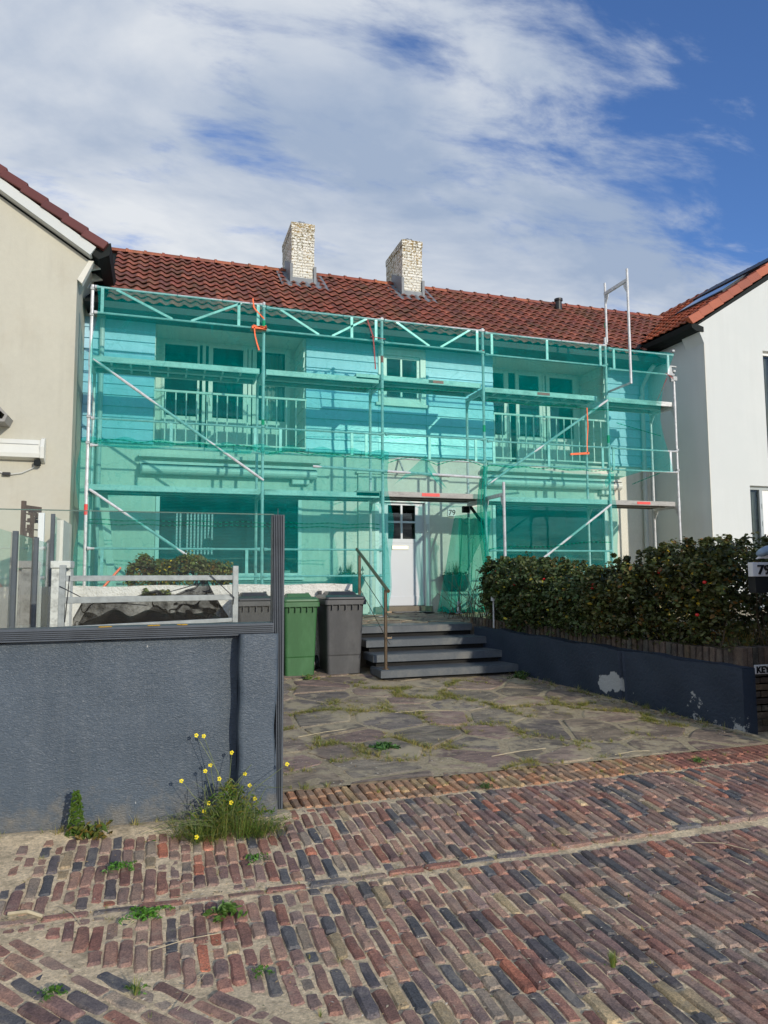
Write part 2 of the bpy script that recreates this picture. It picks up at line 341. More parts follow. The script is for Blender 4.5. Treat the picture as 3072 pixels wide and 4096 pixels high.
def mat_chimney():
    m, nt, N, L, P = nodes('painted_brick_chimney')
    tc = N.new('ShaderNodeTexCoord'); sp = N.new('ShaderNodeSeparateXYZ'); L.new(tc.outputs['Object'], sp.inputs[0])
    ad = N.new('ShaderNodeMath'); ad.operation = 'ADD'; L.new(sp.outputs[0], ad.inputs[0]); L.new(sp.outputs[1], ad.inputs[1])
    co = N.new('ShaderNodeCombineXYZ'); L.new(ad.outputs[0], co.inputs[0]); L.new(sp.outputs[2], co.inputs[1])
    br = N.new('ShaderNodeTexBrick'); L.new(co.outputs[0], br.inputs['Vector']); br.inputs['Scale'].default_value = 1.0
    br.inputs['Brick Width'].default_value = .22; br.inputs['Row Height'].default_value = .0615; br.inputs['Mortar Size'].default_value = .007; br.inputs['Mortar Smooth'].default_value = .3
    br.inputs['Color1'].default_value = (.80, .79, .72, 1); br.inputs['Color2'].default_value = (.70, .69, .60, 1); br.inputs['Mortar'].default_value = (.48, .46, .40, 1)
    v = mapped(N, L)
    n = tex(N, L, 'ShaderNodeTexNoise', 20, mapped(N, L, (1, 1, 1.3)), Detail=6.0, Roughness=.7)
    sz = N.new('ShaderNodeMapRange'); L.new(sp.outputs[2], sz.inputs[0]); sz.inputs[1].default_value = 7.6; sz.inputs[2].default_value = 8.9; sz.inputs[3].default_value = -.035; sz.inputs[4].default_value = .05
    az = N.new('ShaderNodeMath'); az.operation = 'ADD'; L.new(n.outputs[0], az.inputs[0]); L.new(sz.outputs[0], az.inputs[1])
    f = ramp(N, L, az.outputs[0], .53, (0, 0, 0), .565, (.92, .92, .92)).outputs[0]
    n5 = tex(N, L, 'ShaderNodeTexNoise', 6, v, Detail=5.0)
    lich = ramp(N, L, n5.outputs[0], .4, (.30, .18, .02), .6, (.15, .12, .05)).outputs[0]
    c = mixc(N, L, f, br.outputs['Color'], lich); L.new(c, P.inputs['Base Color']); P.inputs['Roughness'].default_value = .85
    b = N.new('ShaderNodeBump'); b.inputs['Strength'].default_value = .9; b.inputs['Distance'].default_value = .012; L.new(br.outputs['Fac'], b.inputs['Height']); b.invert = True
    L.new(b.outputs[0], P.inputs['Normal'])
    return m
M['chimney'] = mat_chimney()
def mat_net(name, trans, fib, fac, scale=1.0, con=(.72, 1.3), st=(6, 6, 1.2)):
    m = bpy.data.materials.new(name); m.use_nodes = True; nt = m.node_tree; N = nt.nodes; L = nt.links; N.clear()
    out = N.new('ShaderNodeOutputMaterial'); mx = N.new('ShaderNodeMixShader'); tr = N.new('ShaderNodeBsdfTransparent'); tr.inputs[0].default_value = (*trans, 1)
    df = N.new('ShaderNodeBsdfDiffuse'); df.inputs[0].default_value = (*fib, 1); tl = N.new('ShaderNodeBsdfTranslucent'); tl.inputs[0].default_value = (*fib, 1)
    m2 = N.new('ShaderNodeMixShader'); m2.inputs[0].default_value = .35; L.new(df.outputs[0], m2.inputs[1]); L.new(tl.outputs[0], m2.inputs[2])
    v = mapped(N, L, st); n = tex(N, L, 'ShaderNodeTexNoise', 2.2 * scale, v, Detail=6.0, Roughness=.6)
    v2 = mapped(N, L, (1, 1, 1)); n2 = tex(N, L, 'ShaderNodeTexNoise', 1.1 * scale, v2, Detail=3.0)
    ad = N.new('ShaderNodeMath'); ad.operation = 'ADD'; L.new(n.outputs[0], ad.inputs[0]); L.new(n2.outputs[0], ad.inputs[1])
    mr = N.new('ShaderNodeMapRange'); L.new(ad.outputs[0], mr.inputs[0]); mr.inputs[1].default_value = .7; mr.inputs[2].default_value = 1.3; mr.inputs[3].default_value = fac * con[0]; mr.inputs[4].default_value = min(1, fac * con[1])
    # creases: thin bands where the net is folded over itself
    n5 = tex(N, L, 'ShaderNodeTexNoise', 1.6, mapped(N, L, (1, 1, 1.6), (0, .5, 0)), Detail=3.0, Roughness=.5, Distortion=.6)
    s5 = N.new('ShaderNodeMath'); s5.operation = 'SUBTRACT'; L.new(n5.outputs[0], s5.inputs[0]); s5.inputs[1].default_value = .5
    a5 = N.new('ShaderNodeMath'); a5.operation = 'ABSOLUTE'; L.new(s5.outputs[0], a5.inputs[0])
    r5 = N.new('ShaderNodeMapRange'); L.new(a5.outputs[0], r5.inputs[0]); r5.inputs[1].default_value = .0; r5.inputs[2].default_value = .012; r5.inputs[3].default_value = fac * .55; r5.inputs[4].default_value = 0
    ad5 = N.new('ShaderNodeMath'); ad5.operation = 'ADD'; ad5.use_clamp = True; L.new(mr.outputs[0], ad5.inputs[0]); L.new(r5.outputs[0], ad5.inputs[1])
    L.new(ad5.outputs[0], mx.inputs[0]); L.new(tr.outputs[0], mx.inputs[1]); L.new(m2.outputs[0], mx.inputs[2]); L.new(mx.outputs[0], out.inputs[0])
    return m
NET_T = (.67, 1.0, .95); NET_F = (.0, .36, .34)
M['net'] = mat_net('green_debris_net', NET_T, NET_F, .26)
M['netthick'] = mat_net('green_net_folds', (.55, .92, .82), (.0, .46, .38), .34)
M['nethem'] = mat_net('net_hem', (.2, .7, .55), (.0, .24, .16), .62)
M['blacknet'] = mat_net('black_mesh', (.9, .9, .9), (.012, .012, .012), .80, 2.2, (.66, 1.3), (2.2, 2.2, 1.6))
def mat_glass(name, tint, refl=.0, dark=False):
    m = bpy.data.materials.new(name); m.use_nodes = True; nt = m.node_tree; N = nt.nodes; L = nt.links; N.clear()
    out = N.new('ShaderNodeOutputMaterial'); mx = N.new('ShaderNodeMixShader'); tr = N.new('ShaderNodeBsdfTransparent'); tr.inputs[0].default_value = (*tint, 1)
    gl = N.new('ShaderNodeBsdfGlossy'); gl.inputs['Roughness'].default_value = .0; fr = N.new('ShaderNodeFresnel'); fr.inputs[0].default_value = 1.5
    ge = N.new('ShaderNodeNewGeometry'); sub = N.new('ShaderNodeMath'); sub.operation = 'SUBTRACT'; sub.inputs[0].default_value = 1; L.new(ge.outputs['Backfacing'], sub.inputs[1]); mu = N.new('ShaderNodeMath'); mu.operation = 'MULTIPLY'; L.new(fr.outputs[0], mu.inputs[0]); L.new(sub.outputs[0], mu.inputs[1]); L.new(mu.outputs[0], mx.inputs[0]); L.new(tr.outputs[0], mx.inputs[1]); L.new(gl.outputs[0], mx.inputs[2]); L.new(mx.outputs[0], out.inputs[0])
    return m
M['glass'] = mat_glass('window_glass', (.80, .84, .83)); M['screen'] = mat_glass('screen_glass', (.955, .975, .965))
def mat_leaf(name, c0, c1, tr=.3):
    m = bpy.data.materials.new(name); m.use_nodes = True; nt = m.node_tree; N = nt.nodes; L = nt.links; N.clear()
    out = N.new('ShaderNodeOutputMaterial'); P = N.new('ShaderNodeBsdfPrincipled'); tl = N.new('ShaderNodeBsdfTranslucent'); mx = N.new('ShaderNodeMixShader'); mx.inputs[0].default_value = tr
    a = N.new('ShaderNodeAttribute'); a.attribute_name = 'tone'
    n = tex(N, L, 'ShaderNodeTexNoise', 2.5, mapped(N, L), Detail=3.0)
    c = ramp(N, L, n.outputs[0], .3, c0, .7, c1).outputs[0]; c = mixc(N, L, 1.0, c, a.outputs['Color'], 'MULTIPLY')
    L.new(c, P.inputs['Base Color']); P.inputs['Roughness'].default_value = .45; L.new(c, tl.inputs[0]); L.new(P.outputs[0], mx.inputs[1]); L.new(tl.outputs[0], mx.inputs[2]); L.new(mx.outputs[0], out.inputs[0])
    return m
M['leaf'] = mat_leaf('rose_leaves', (.066, .102, .030), (.100, .138, .040)); M['grassm'] = mat_leaf('grass_blades', (.20, .235, .075), (.32, .31, .13), .4)
M['stem'] = surf('stems', (.11, .08, .05), .8, .2, 10)

# ------------------------------------------------------------------ ground
def WX(y): return 5.20 - .233 * (y - 5.40)      # left face of the slanting garden wall
def gz(x, y):
    a = min(max((y - 3.0) / 1.8, 0), 1); z = .085 * a * a * (3 - 2 * a)
    if y > 4.8: z = .085 + (min(y, 9.4) - 4.8) * .055
    if y < 4.8: z += .045 * min(max((.6 - x) / 1.6, 0), 1) * a
    return z
PAL = [(.26, .120, .085), (.225, .105, .080), (.215, .125, .100), (.25, .145, .110), (.175, .105, .095), (.28, .155, .110), (.205, .140, .115), (.30, .175, .12), (.24, .165, .125), (.22, .145, .125)]
def brick_col():
    r = rnd.random()
    if r < .095: c = (.080, .088, .098)
    elif r < .15: c = (.095, .088, .095)
    elif r < .175: c = (.36, .125, .070)
    elif r < .205: c = (.33, .26, .14)
    elif r < .245: c = (.24, .20, .15)
    else: c = rnd.choice(PAL)
    k = U(1.12, 1.62); lum = .3 * c[0] + .5 * c[1] + .2 * c[2]; dust = (1.28 * lum, 1.04 * lum, .86 * lum); q = U(.12, .38); return tuple((ch * (1 - q) + d * q) * k for ch, d in zip(c, dust))
def paver(mb, cx, cy, ln, wd, ang, col=None, dz=0.0, depth=.05):
    ca, sa = cos(ang), sin(ang); out = []
    l2, w2 = ln / 2, wd / 2
    pts = [(-l2, -w2 * .62), (-l2 * .91, -w2), (-l2 * .35, -w2), (l2 * .3, -w2), (l2 * .91, -w2), (l2, -w2 * .60), (l2, w2 * .62), (l2 * .90, w2), (l2 * .33, w2), (-l2 * .33, w2), (-l2 * .91, w2), (-l2, w2 * .60)]
    pts = [(a + U(-.0055, .0055), b + U(-.0042, .0042)) for a, b in pts]
    tx, ty = U(-.012, .012), U(-.03, .03); z0 = dz + U(-.005, .005)
    n = len(pts); vs = []
    for sc, dd in ((1.0, -depth), (1.0, -.011), (.0, 0.0)):
        for a, b in pts:
            if sc == 0: a2 = a * (1 - .020 / ln); b2 = b * (1 - .019 / wd); 
            else: a2, b2 = a, b
            x = cx + a2 * ca - b2 * sa; y = cy + a2 * sa + b2 * ca
            vs.append((x, y, gz(x, y) + z0 + dd + a2 * tx + b2 * ty))
    fs = [tuple(range(2 * n, 3 * n))]
    for r in range(2):
        for i in range(n): k = (i + 1) % n; fs.append((r * n + i, r * n + k, (r + 1) * n + k, (r + 1) * n + i))
    mb.add(vs, fs, col or brick_col())
def zone_c(x, y):   # diagonal patch lower left
    return (x * .77 + (y - 3.62) * 1.0) < -.42 + .0 and x < .95 and y < 3.62 - max(0, (x + .5)) * .77
street = MB()
def cols(x0, x1, y0, y1, keep, w=.061, ln=.213, pal=None, dzf=None):
    x = x0
    while x < x1:
        y = y0 + U(-.0, .2) - .1; first = True
        while y < y1:
            l = ln * U(.90, 1.08) if rnd.random() > (.12 if x > .8 else .42) else ln * U(.42, .66)
            ye = min(y + l, y1); ys = max(y, y0)
            if ye - ys > .05:
                cy = (ys + ye) / 2; cxx = x + w / 2 + .004 * sin(cy * 3 + x)
                if keep(cxx, cy): paver(street, cxx, cy, (ye - ys) - U(.006, .012), w - U(.002, .007), pi / 2 + U(-.02, .02), pal() if pal else None, dzf(cxx, cy) if dzf else 0)
            y += l
        x += w
seam = lambda x: 3.70 + .03 * max(0, x - 1)
cols(-4, 9.5, 3.745, 4.69, lambda x, y: y > 3.745 + .032 * max(0, x - 1) and not (x < .80 and y > 4.55), .061)
cols(-4, 9.5, -.8, 3.665, lambda x, y: not (x * .77 + y < 3.16 and x < 1.6 and y > 1.2) and not (x < -.55 and y < 3.6 and y > 1.2) , .0625)
x = -4.0
while x < 9.5:      # header course between the two fields
    l = .21 * U(.9, 1.1); yy = 3.705 + .032 * max(0, x + .1 - 1)
    paver(street, x + l / 2, yy, l - .012, U(.045, .055), .032 if x > 1 else .0); x += l
# diagonal patch
ang = radians(-50); ca, sa = cos(ang), sin(ang)
for i in range(-40, 60):
    o = U(0, .2)
    for j in range(-20, 22):
        a = j * .215 + o; b = i * .071
        cx = -.5 + a * ca - b * sa; cy = 2.6 + a * sa + b * ca
        if (cx * .77 + cy < 3.10 and cx < 1.55 and 1.2 < cy < 3.6) or (cx < -.55 and 1.2 < cy < 3.6 and cx > -4): paver(street, cx, cy, .207, .064, ang + U(-.03, .03))
x = -4.0
while x < 9.5:      # yellow-red edging band along the driveway, bricks in two half courses
    def bc():
        k = U(1.0, 1.4); base = rnd.choice([(.36, .22, .13), (.38, .20, .11), (.30, .20, .13), (.36, .26, .14), (.27, .19, .13)]) if x < 3.9 else rnd.choice([(.27, .12, .09), (.24, .11, .08), (.28, .14, .10)])
        return tuple(c * k for c in base)
    if x > .78:
        sp = U(.35, .65) * .36
        lean = .02
        for (ya, yb) in ((4.715, 4.715 + sp), (4.715 + sp, 5.06)):
            if yb - ya > .21: ym = (ya + yb) / 2; segs = ((ya, ym), (ym, yb)) if rnd.random() < .5 else ((ya, yb),)
            else: segs = ((ya, yb),)
            for (q, r) in segs: paver(street, x + .033, (q + r) / 2, r - q - .008, .056, pi / 2 + lean, bc())
    x += .065
road = street.build('street_paving', M['brick'], fix=False); struct(road)

def hsand(x, y):
    b = gz(x, y) - .0080 - .005 * min(max((x - .6) / 2.0, 0), 1)
    b += .004 * sin(x * 9 + 1.3) * sin(y * 11 + .4) + .003 * sin(x * 31) * sin(y * 27 + 2)
    # wind-blown sand piled against the foot of the wall on the left
    d = math.hypot((x + 1.15) / .75, (y - 4.35) / .42); b += .034 * max(0, 1 - d)
    b += .022 * math.exp(-((y - 4.60) / .08) ** 2) * (1 if x < .8 else 0)
    b += .010 * math.exp(-((x - .92) / .12) ** 2 - ((y - 4.62) / .1) ** 2)
    b += .008 * math.exp(-((x + .3) / .5) ** 2 - ((y - 3.62) / .06) ** 2)
    return b
g = MB(); g.grid(lambda u, v: ((-4 + 14 * u), (-1 + 5.75 * v), hsand(-4 + 14 * u, -1 + 5.75 * v)), 280, 130)
struct(g.build('sand_bed', M['sand'], smooth=True, fix=False))
g = MB()
def farz(x, y): return gz(x, max(min(y, 9.4), -1)) - .06
ys = [-60, -20, -8, -3, -1.5, 0, 2, 3, 3.5, 4, 4.4, 4.8, 6, 8, 9.4, 12, 20, 60, 400, 1500]; xs = [-1500, -300, -60, -20, -8, -4, -1, 0, 1, 3, 6, 10, 20, 60, 300, 1500]
g.v = [(x, y, farz(x, y)) for y in ys for x in xs]
for j in range(len(ys) - 1):
    for i in range(len(xs) - 1): a = j * len(xs) + i; g.f.append((a, a + 1, a + len(xs) + 1, a + len(xs))); g.c.append(None)
struct(g.build('ground', M['sand'], fix=False))

# driveway flagstones: clipped voronoi cells over a sand sheet
def clip(poly, nx, ny, d):
    out = []
    for i in range(len(poly)):
        a = poly[i]; b = poly[(i + 1) % len(poly)]; da = a[0] * nx + a[1] * ny - d; db = b[0] * nx + b[1] * ny - d
        if da <= 0: out.append(a)
        if da * db < 0: t = da / (da - db); out.append((a[0] + t * (b[0] - a[0]), a[1] + t * (b[1] - a[1])))
    return out
def flags(mb, X0, X1, Y0, Y1, sx, sy, zf, cols_, gap=.022, seed=3, right=None):
    r = random.Random(seed); seeds = []
    nx = int((X1 - X0) / sx) + 1; ny = int((Y1 - Y0) / sy) + 1
    for j in range(-1, ny + 1):
        for i in range(-1, nx + 1): seeds.append((X0 + (i + .5 + r.uniform(-.42, .42) + .5 * (j % 2)) * sx, Y0 + (j + .5 + r.uniform(-.4, .4)) * sy))
    cells = []
    for k, s in enumerate(seeds):
        poly = [(X0, Y0), (X1, Y0), (X1, Y1), (X0, Y1)]
        if right: poly = clip(poly, 1.0, right[1], right[0])
        for q in seeds:
            if q is s or abs(q[0] - s[0]) > 2.5 * sx or abs(q[1] - s[1]) > 2.5 * sy: continue
            dx, dy = q[0] - s[0], q[1] - s[1]; L_ = math.hypot(dx, dy); dx /= L_; dy /= L_
            poly = clip(poly, dx, dy, dx * (s[0] + q[0]) / 2 + dy * (s[1] + q[1]) / 2 - r.uniform(.4, 1.3) * gap)
            if len(poly) < 3: break
        if len(poly) < 3: continue
        pts = []
        for i in range(len(poly)):
            a = poly[i]; b = poly[(i + 1) % len(poly)]; m = max(1, int(math.hypot(b[0] - a[0], b[1] - a[1]) / .09))
            for t in range(m):
                f = t / m; ii = r.uniform(.0, .018); x = a[0] + f * (b[0] - a[0]); y = a[1] + f * (b[1] - a[1]); dx, dy = s[0] - x, s[1] - y; L_ = math.hypot(dx, dy) or 1
                c = .012 if t == 0 else 0; pts.append((x + dx / L_ * (ii + c), y + dy / L_ * (ii + c)))
        n = len(pts); 
        if n < 3: continue
        h = r.uniform(-.004, .008); tx, ty = r.uniform(-.01, .01), r.uniform(-.01, .01); col = r.choice(cols_); kk = r.uniform(.8, 1.2); col = tuple(c * kk for c in col)
        vs = [(x, y, zf(x, y) - .04) for x, y in pts] + [(x, y, zf(x, y) + h + (x - s[0]) * tx + (y - s[1]) * ty - .006) for x, y in pts]
        vs += [(x + (s[0] - x) * .06, y + (s[1] - y) * .06, zf(x, y) + h + (x - s[0]) * tx + (y - s[1]) * ty) for x, y in pts]
        fs = [tuple(range(2 * n, 3 * n))] + [(q * n + i, q * n + (i + 1) % n, (q + 1) * n + (i + 1) % n, (q + 1) * n + i) for q in range(2) for i in range(n)]
        mb.add(vs, fs, col); cells.append(pts)
    return cells
FL = [(.22, .175, .14), (.195, .155, .125), (.235, .18, .145), (.19, .165, .13), (.22, .18, .135), (.235, .17, .145), (.185, .16, .14)]
dr = MB(); gd = lambda x, y: gz(x, y) + .004
cells = flags(dr, -1.25, 5.6, 5.075, 8.9, .66, .42, gd, FL, .022, 5, right=(5.19 + .233 * 5.4, .233))
cells2 = flags(dr, -1.25, 2.55, 8.9, 9.55, .6, .33, gd, FL, .02, 6)
struct(dr.build('driveway', M['stone'], fix=False))
g = MB(); g.grid(lambda u, v: (-1.3 + 6.55 * u, 5.06 + 4.5 * v, gz(0, 5.06 + 4.5 * v) - .0022 + .0045 * sin(u * 37 + 3 * v) * sin(v * 29) + .003 * sin(u * 91) * sin(v * 63)), 90, 60)
struct(g.build('driveway_sand', surf('mossy_sand', (.42, .345, .225), .95, .25, 3, (.17, .16, .07), 3, .75, .9, 120, .012, fine=.3), smooth=True, fix=False))

# terrace in front of the house (top step level) and garden bed levels
T = .88
tr_ = MB(); tr_.box(-1.28, 5.0, 9.92, 14.0, .2, T - .012); tr_.box(2.6, 5.0, 9.5, 9.92, .2, T - .012)
struct(tr_.build('terrace', M['terra'], bevel=.004))
tf = MB(); flags(tf, 2.62, 4.62, 9.56, 12.9, .55, .34, lambda x, y: T + .004, [(.20, .16, .12), (.17, .145, .11), (.22, .17, .13)], .012, 9)
struct(tf.build('terrace_flags', M['stone'], fix=False))
bed = MB()
def bedz(x, y): return .80 + .05 * sin(x * 3) * sin(y * 2.3) + .12 * min(max((x - 5.4) / 1.5, 0), 1)
bed.grid(lambda u, v: (lambda x, y: (x, y, bedz(x, y)))((WX(min(5.7 + 8.3 * v, 9.3)) + .25) * (1 - u) + 10.2 * u, 5.7 + 8.3 * v), 40, 50)
struct(bed.build('garden_soil', M['sand'], smooth=True, fix=False))
# strip of soil between wall and bed where the wall slants
g = MB(); g.prism([(5.34, 5.56), (10.2, 5.56), (10.2, 13.9), (5.9, 13.9), (5.0, 10.4), (4.45, 9.3)], 'z', .2, .655); struct(g.build('garden_bed', M['sand']))

# ------------------------------------------------------------------ main house
F = 12.9; XL, XR = -1.29, 10.21
def holed(mb, x0, x1, z0, z1, y, holes, depth=.12):
    xs = sorted({x0, x1} | {h[0] for h in holes} | {h[1] for h in holes}); zs = sorted({z0, z1} | {h[2] for h in holes} | {h[3] for h in holes})
    for i in range(len(xs) - 1):
        for j in range(len(zs) - 1):
            a, b, c, d = xs[i], xs[i + 1], zs[j], zs[j + 1]; mx, mz = (a + b) / 2, (c + d) / 2
            if any(h[0] < mx < h[1] and h[2] < mz < h[3] for h in holes): continue
            mb.add([(a, y, c), (b, y, c), (b, y, d), (a, y, d)], [(0, 1, 2, 3)])
    for h in holes:
        a, b, c, d = h[:4]; q = y + (h[4] if len(h) > 4 else depth)
        mb.add([(a, y, c), (a, q, c), (a, q, d), (a, y, d)], [(0, 1, 2, 3)]); mb.add([(b, y, c), (b, q, c), (b, q, d), (b, y, d)], [(3, 2, 1, 0)])
        mb.add([(a, y, d), (a, q, d), (b, q, d), (b, y, d)], [(0, 1, 2, 3)]); mb.add([(a, y, c), (a, q, c), (b, q, c), (b, y, c)], [(3, 2, 1, 0)])
    return mb
house = thing('house', 'long white house with red clay tiled roof standing behind the scaffolding', 'house', (4.4, F, T))
w = MB()
LG = [(-.12, 2.56), (6.45, 9.14)]
holes = [(-.12, 2.56, 3.86, 6.10, .95), (6.45, 9.14, 3.86, 6.10, .95), (4.10, 4.85, 4.97, 5.86, .14), (-.06, 2.50, 1.56, 3.10, .14), (6.38, 9.06, 1.56, 3.10, .14), (3.90, 5.01, T - .1, 3.10, .14)]
holed(w, XL, XR, .2, 6.2, F, holes)
for a, b in LG:   # back walls of the two balconies
    holed(w, a, b, 3.86, 6.10, F + .95, [(a + .10, b - .12, 3.92, 6.06, .03)])
wall = w.build('wall', M['cream'], house, fix=False)
# raised render panel round the front door
s = MB(); holed(s, 3.58, 5.42, T - .1, 3.50, F - .045, [(3.90, 5.01, T - .1, 3.10, .05)])
s.add([(3.58, F - .045, .8), (3.58, F, .8), (3.58, F, 3.5), (3.58, F - .045, 3.5)], [(0, 1, 2, 3)]); s.add([(5.42, F - .045, .8), (5.42, F, .8), (5.42, F, 3.5), (5.42, F - .045, 3.5)], [(3, 2, 1, 0)])
s.box(3.54, 5.46, F - .075, F, 3.50, 3.545)
s.build('door_surround', M['cream'], house, fix=False)
# clapboards: wedge shaped boards
def boards(x0, x1, z0, z1, skip=None, y=F, name='wood_siding', par=None):
    mb = MB(); z = z0; P = .194
    while z < z1 - .01:
        zt = min(z + P, z1); k = U(-.003, .003)
        mb.prism([(y - .050 + k, z), (y - .046 + k, z - .004), (y - .004, z - .004), (y - .004, zt + .0), (y - .024, zt + .0)], 'x', x0 + U(0, .006), x1 - U(0, .006)); z = zt
    return mb.build(name, M['boards'], par or house, fix=True)
boards(XL, -.13, 3.93, 6.05); boards(2.57, 3.98, 3.93, 6.05); boards(4.97, 6.44, 3.93, 6.05); boards(9.15, XR, 3.93, 6.05); boards(3.98, 4.97, 3.93, 4.84)
# siding on the right-hand return of each balcony
for a, b in LG:
    mb = MB(); z = 3.93
    while z < 6.04:
        mb.prism([(b - .002, z - .003), (b - .040, z - .003), (b - .016, z + .19), (b - .002, z + .19)], 'y', F + .02, F + .93); z += .194
    m2 = MB(); m2.v = [(v[0], v[1], v[2]) for v in mb.v]; m2.f = mb.f; m2.c = mb.c; m2.build('return_siding', M['offwhite'], house)
def frame(mb, x0, x1, z0, z1, y0, y1, wd, wb=None):
    wb = wb or wd
    mb.box(x0, x0 + wd, y0, y1, z0, z1); mb.box(x1 - wd, x1, y0, y1, z0, z1); mb.box(x0 + wd, x1 - wd, y0, y1, z1 - wd, z1); mb.box(x0 + wd, x1 - wd, y0, y1, z0, z0 + wb)
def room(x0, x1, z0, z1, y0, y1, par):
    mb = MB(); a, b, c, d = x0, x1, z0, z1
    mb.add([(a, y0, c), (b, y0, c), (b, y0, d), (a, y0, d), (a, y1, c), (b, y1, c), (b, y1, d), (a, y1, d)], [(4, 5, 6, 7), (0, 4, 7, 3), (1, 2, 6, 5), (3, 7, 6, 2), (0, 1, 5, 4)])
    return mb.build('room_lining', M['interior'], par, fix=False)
# balcony glazing
B = F + .95
for li, (a, b) in enumerate(LG):
    if li == 0: leaves = [(a + .12, a + .80, .04, .64, 0), (.85, 1.59, .93, 1.51, 1), (1.69, b - .12, 1.77, 2.33, 0)]
    else: leaves = [(a + .12, 7.28, a + .21, 7.17, 0), (7.46, 8.12, 7.54, 8.04, 1), (8.23, b - .12, 8.31, 8.91, 0)]
    fr = MB(); frame(fr, a + .10, b - .12, 3.92, 6.06, B - .015, B + .03, .03)
    for i in range(2): xm = (leaves[i][1] + leaves[i + 1][0]) / 2; (fr.box(xm - .03, xm + .03, B - .02, B + .03, 3.95, 6.03) if not (li == 1 and i == 0) else None)
    fr.build('balcony_frame', M['offwhite'], house)
    for (x0, x1, g0, g1, isd) in leaves:
        d = MB(); y0, y1 = B - .045, B + .0
        d.box(x0, g0, y0, y1, 3.96, 6.03); d.box(g1, x1, y0, y1, 3.96, 6.03); d.box(g0, g1, y0, y1, 3.96, 4.61); d.box(g0, g1, y0, y1, 6.0 - .01, 6.03); d.box(g0, g1, y0 + .005, y1, 5.32, 5.37)
        d.box(g0 + .03, g1 - .03, y0 - .004, y0, 4.10, 4.50)
        o = d.build('balcony_door' if isd else 'window', M['offwhite'], house, bevel=.004)
        gp = MB(); gp.box(g0, g1, B - .03, B - .02, 4.61, 5.32); gp.box(g0, g1, B - .03, B - .02, 5.37, 5.99); gp.build('pane', M['glass'], o)
        if isd: MB().box(x0 + .03, x0 + .05, y0 - .03, y0, 4.85, 5.0).build('handle', M['alu'], o)
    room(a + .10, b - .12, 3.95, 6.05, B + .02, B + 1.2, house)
    if li == 0:
        cu = MB(); cu.grid(lambda u, v: (1.95 + .38 * u, B + .12 + .025 * sin(u * 26), 4.6 + 1.4 * v), 60, 1); cu.build('curtain', M['curtain'], house, smooth=True)
    # railing, fixed across the opening
    r = MB(); z0, z1 = 3.93, 4.84; y = F - .03
    r.box(a - .01, b + .02, y - .02, y + .02, z1 - .018, z1 + .018)
    rail = r.build('balcony_railing', M['offwhite'], house)
    r = MB(); r.box(a - .01, b + .02, y - .015, y + .015, z0 - .015, z0 + .015); r.build('bottom_bar', M['offwhite'], rail)
    n = 15; 
    for i in range(n + 1):
        xx = a + .0 + (b - a) * i / n; MB().box(xx - .011, xx + .011, y - .011, y + .011, z0 - (.06 if i % 5 == 2 else -.015), z1 - .02).build('baluster', M['offwhite'], rail)
# middle window
m_ = MB(); frame(m_, 3.985, 4.965, 4.90, 5.97, F - .055, F - .005, .115, .07); m_.box(3.93, 5.02, F - .085, F - .0, 4.84, 4.90)
win = m_.build('window', M['offwhite'], house, bevel=.004)
d = MB(); frame(d, 4.105, 4.845, 4.97, 5.85, F - .02, F + .04, .06); d.box(4.445, 4.485, F - .015, F + .03, 5.03, 5.79); d.box(4.165, 4.785, F - .012, F + .028, 5.36, 5.39); d.build('sash', M['offwhite'], win, bevel=.003)
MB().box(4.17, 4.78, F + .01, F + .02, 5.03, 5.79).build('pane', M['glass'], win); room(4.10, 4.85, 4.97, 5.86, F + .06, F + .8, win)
# two big ground-floor windows with blinds
for (x0, x1, g0, g1) in ((-.06, 2.50, .0, 2.42), (6.38, 9.06, 6.45, 8.93)):
    fr = MB(); frame(fr, x0, x1, 1.56, 3.09, F - .03, F + .06, .065); fr.box(x0 - .04, x1 + .04, F - .07, F, 1.50, 1.56)
    wn = fr.build('window', M['white'], house, bevel=.004)
    MB().box(x0 + .06, x1 - .06, F + .01, F + .02, 1.62, 3.03).build('pane', M['glass'], wn)
    bl = MB(); z = 1.90
    while z < 3.03: bl.add([(x0 + .08, F + .055, z), (x1 - .08, F + .055, z), (x1 - .08, F + .085, z + .011), (x0 + .08, F + .085, z + .011), (x0 + .08, F + .055, z + .003), (x1 - .08, F + .055, z + .003)], [(0, 1, 2, 3), (4, 5, 2, 3)]); z += .0262
    bl.box(x0 + .08, x1 - .08, F + .05, F + .08, 1.875, 1.895); bl.build('blind', M['blind'], wn, fix=False)
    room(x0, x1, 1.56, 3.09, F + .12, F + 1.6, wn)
    if x0 < 1:    # glowing strips added for the striped reflection in the pane; desk lamp in front
        em = bpy.data.materials.new('strip_glow'); em.use_nodes = True; P = em.node_tree.nodes['Principled BSDF']; P.inputs['Base Color'].default_value = (.6, .65, .65, 1); P.inputs['Emission Color'].default_value = (.75, .9, .9, 1); P.inputs['Emission Strength'].default_value = .9
        glow = MB()
        for k in (0, 1, 3, 4, 5, 6, 7, 8, 9, 10): xx = .30 + k * .064; glow.box(xx, xx + .030, F + .80, F + .81, 1.98 + (.1 if k < 2 else 0), 2.74)
        glow.build('glow_strips', em, wn)
        lp = MB(); lp.prism([(.76, 2.12), (.98, 2.10), (1.0, 2.20), (.92, 2.27), (.80, 2.26)], 'y', F + .60, F + .72); lp.tube([(.88, F + .66, 2.26), (.90, F + .66, 2.42), (.98, F + .66, 2.54), (1.06, F + .66, 2.56)], .008, 6); lp.build('desk_lamp', M['black'], wn)
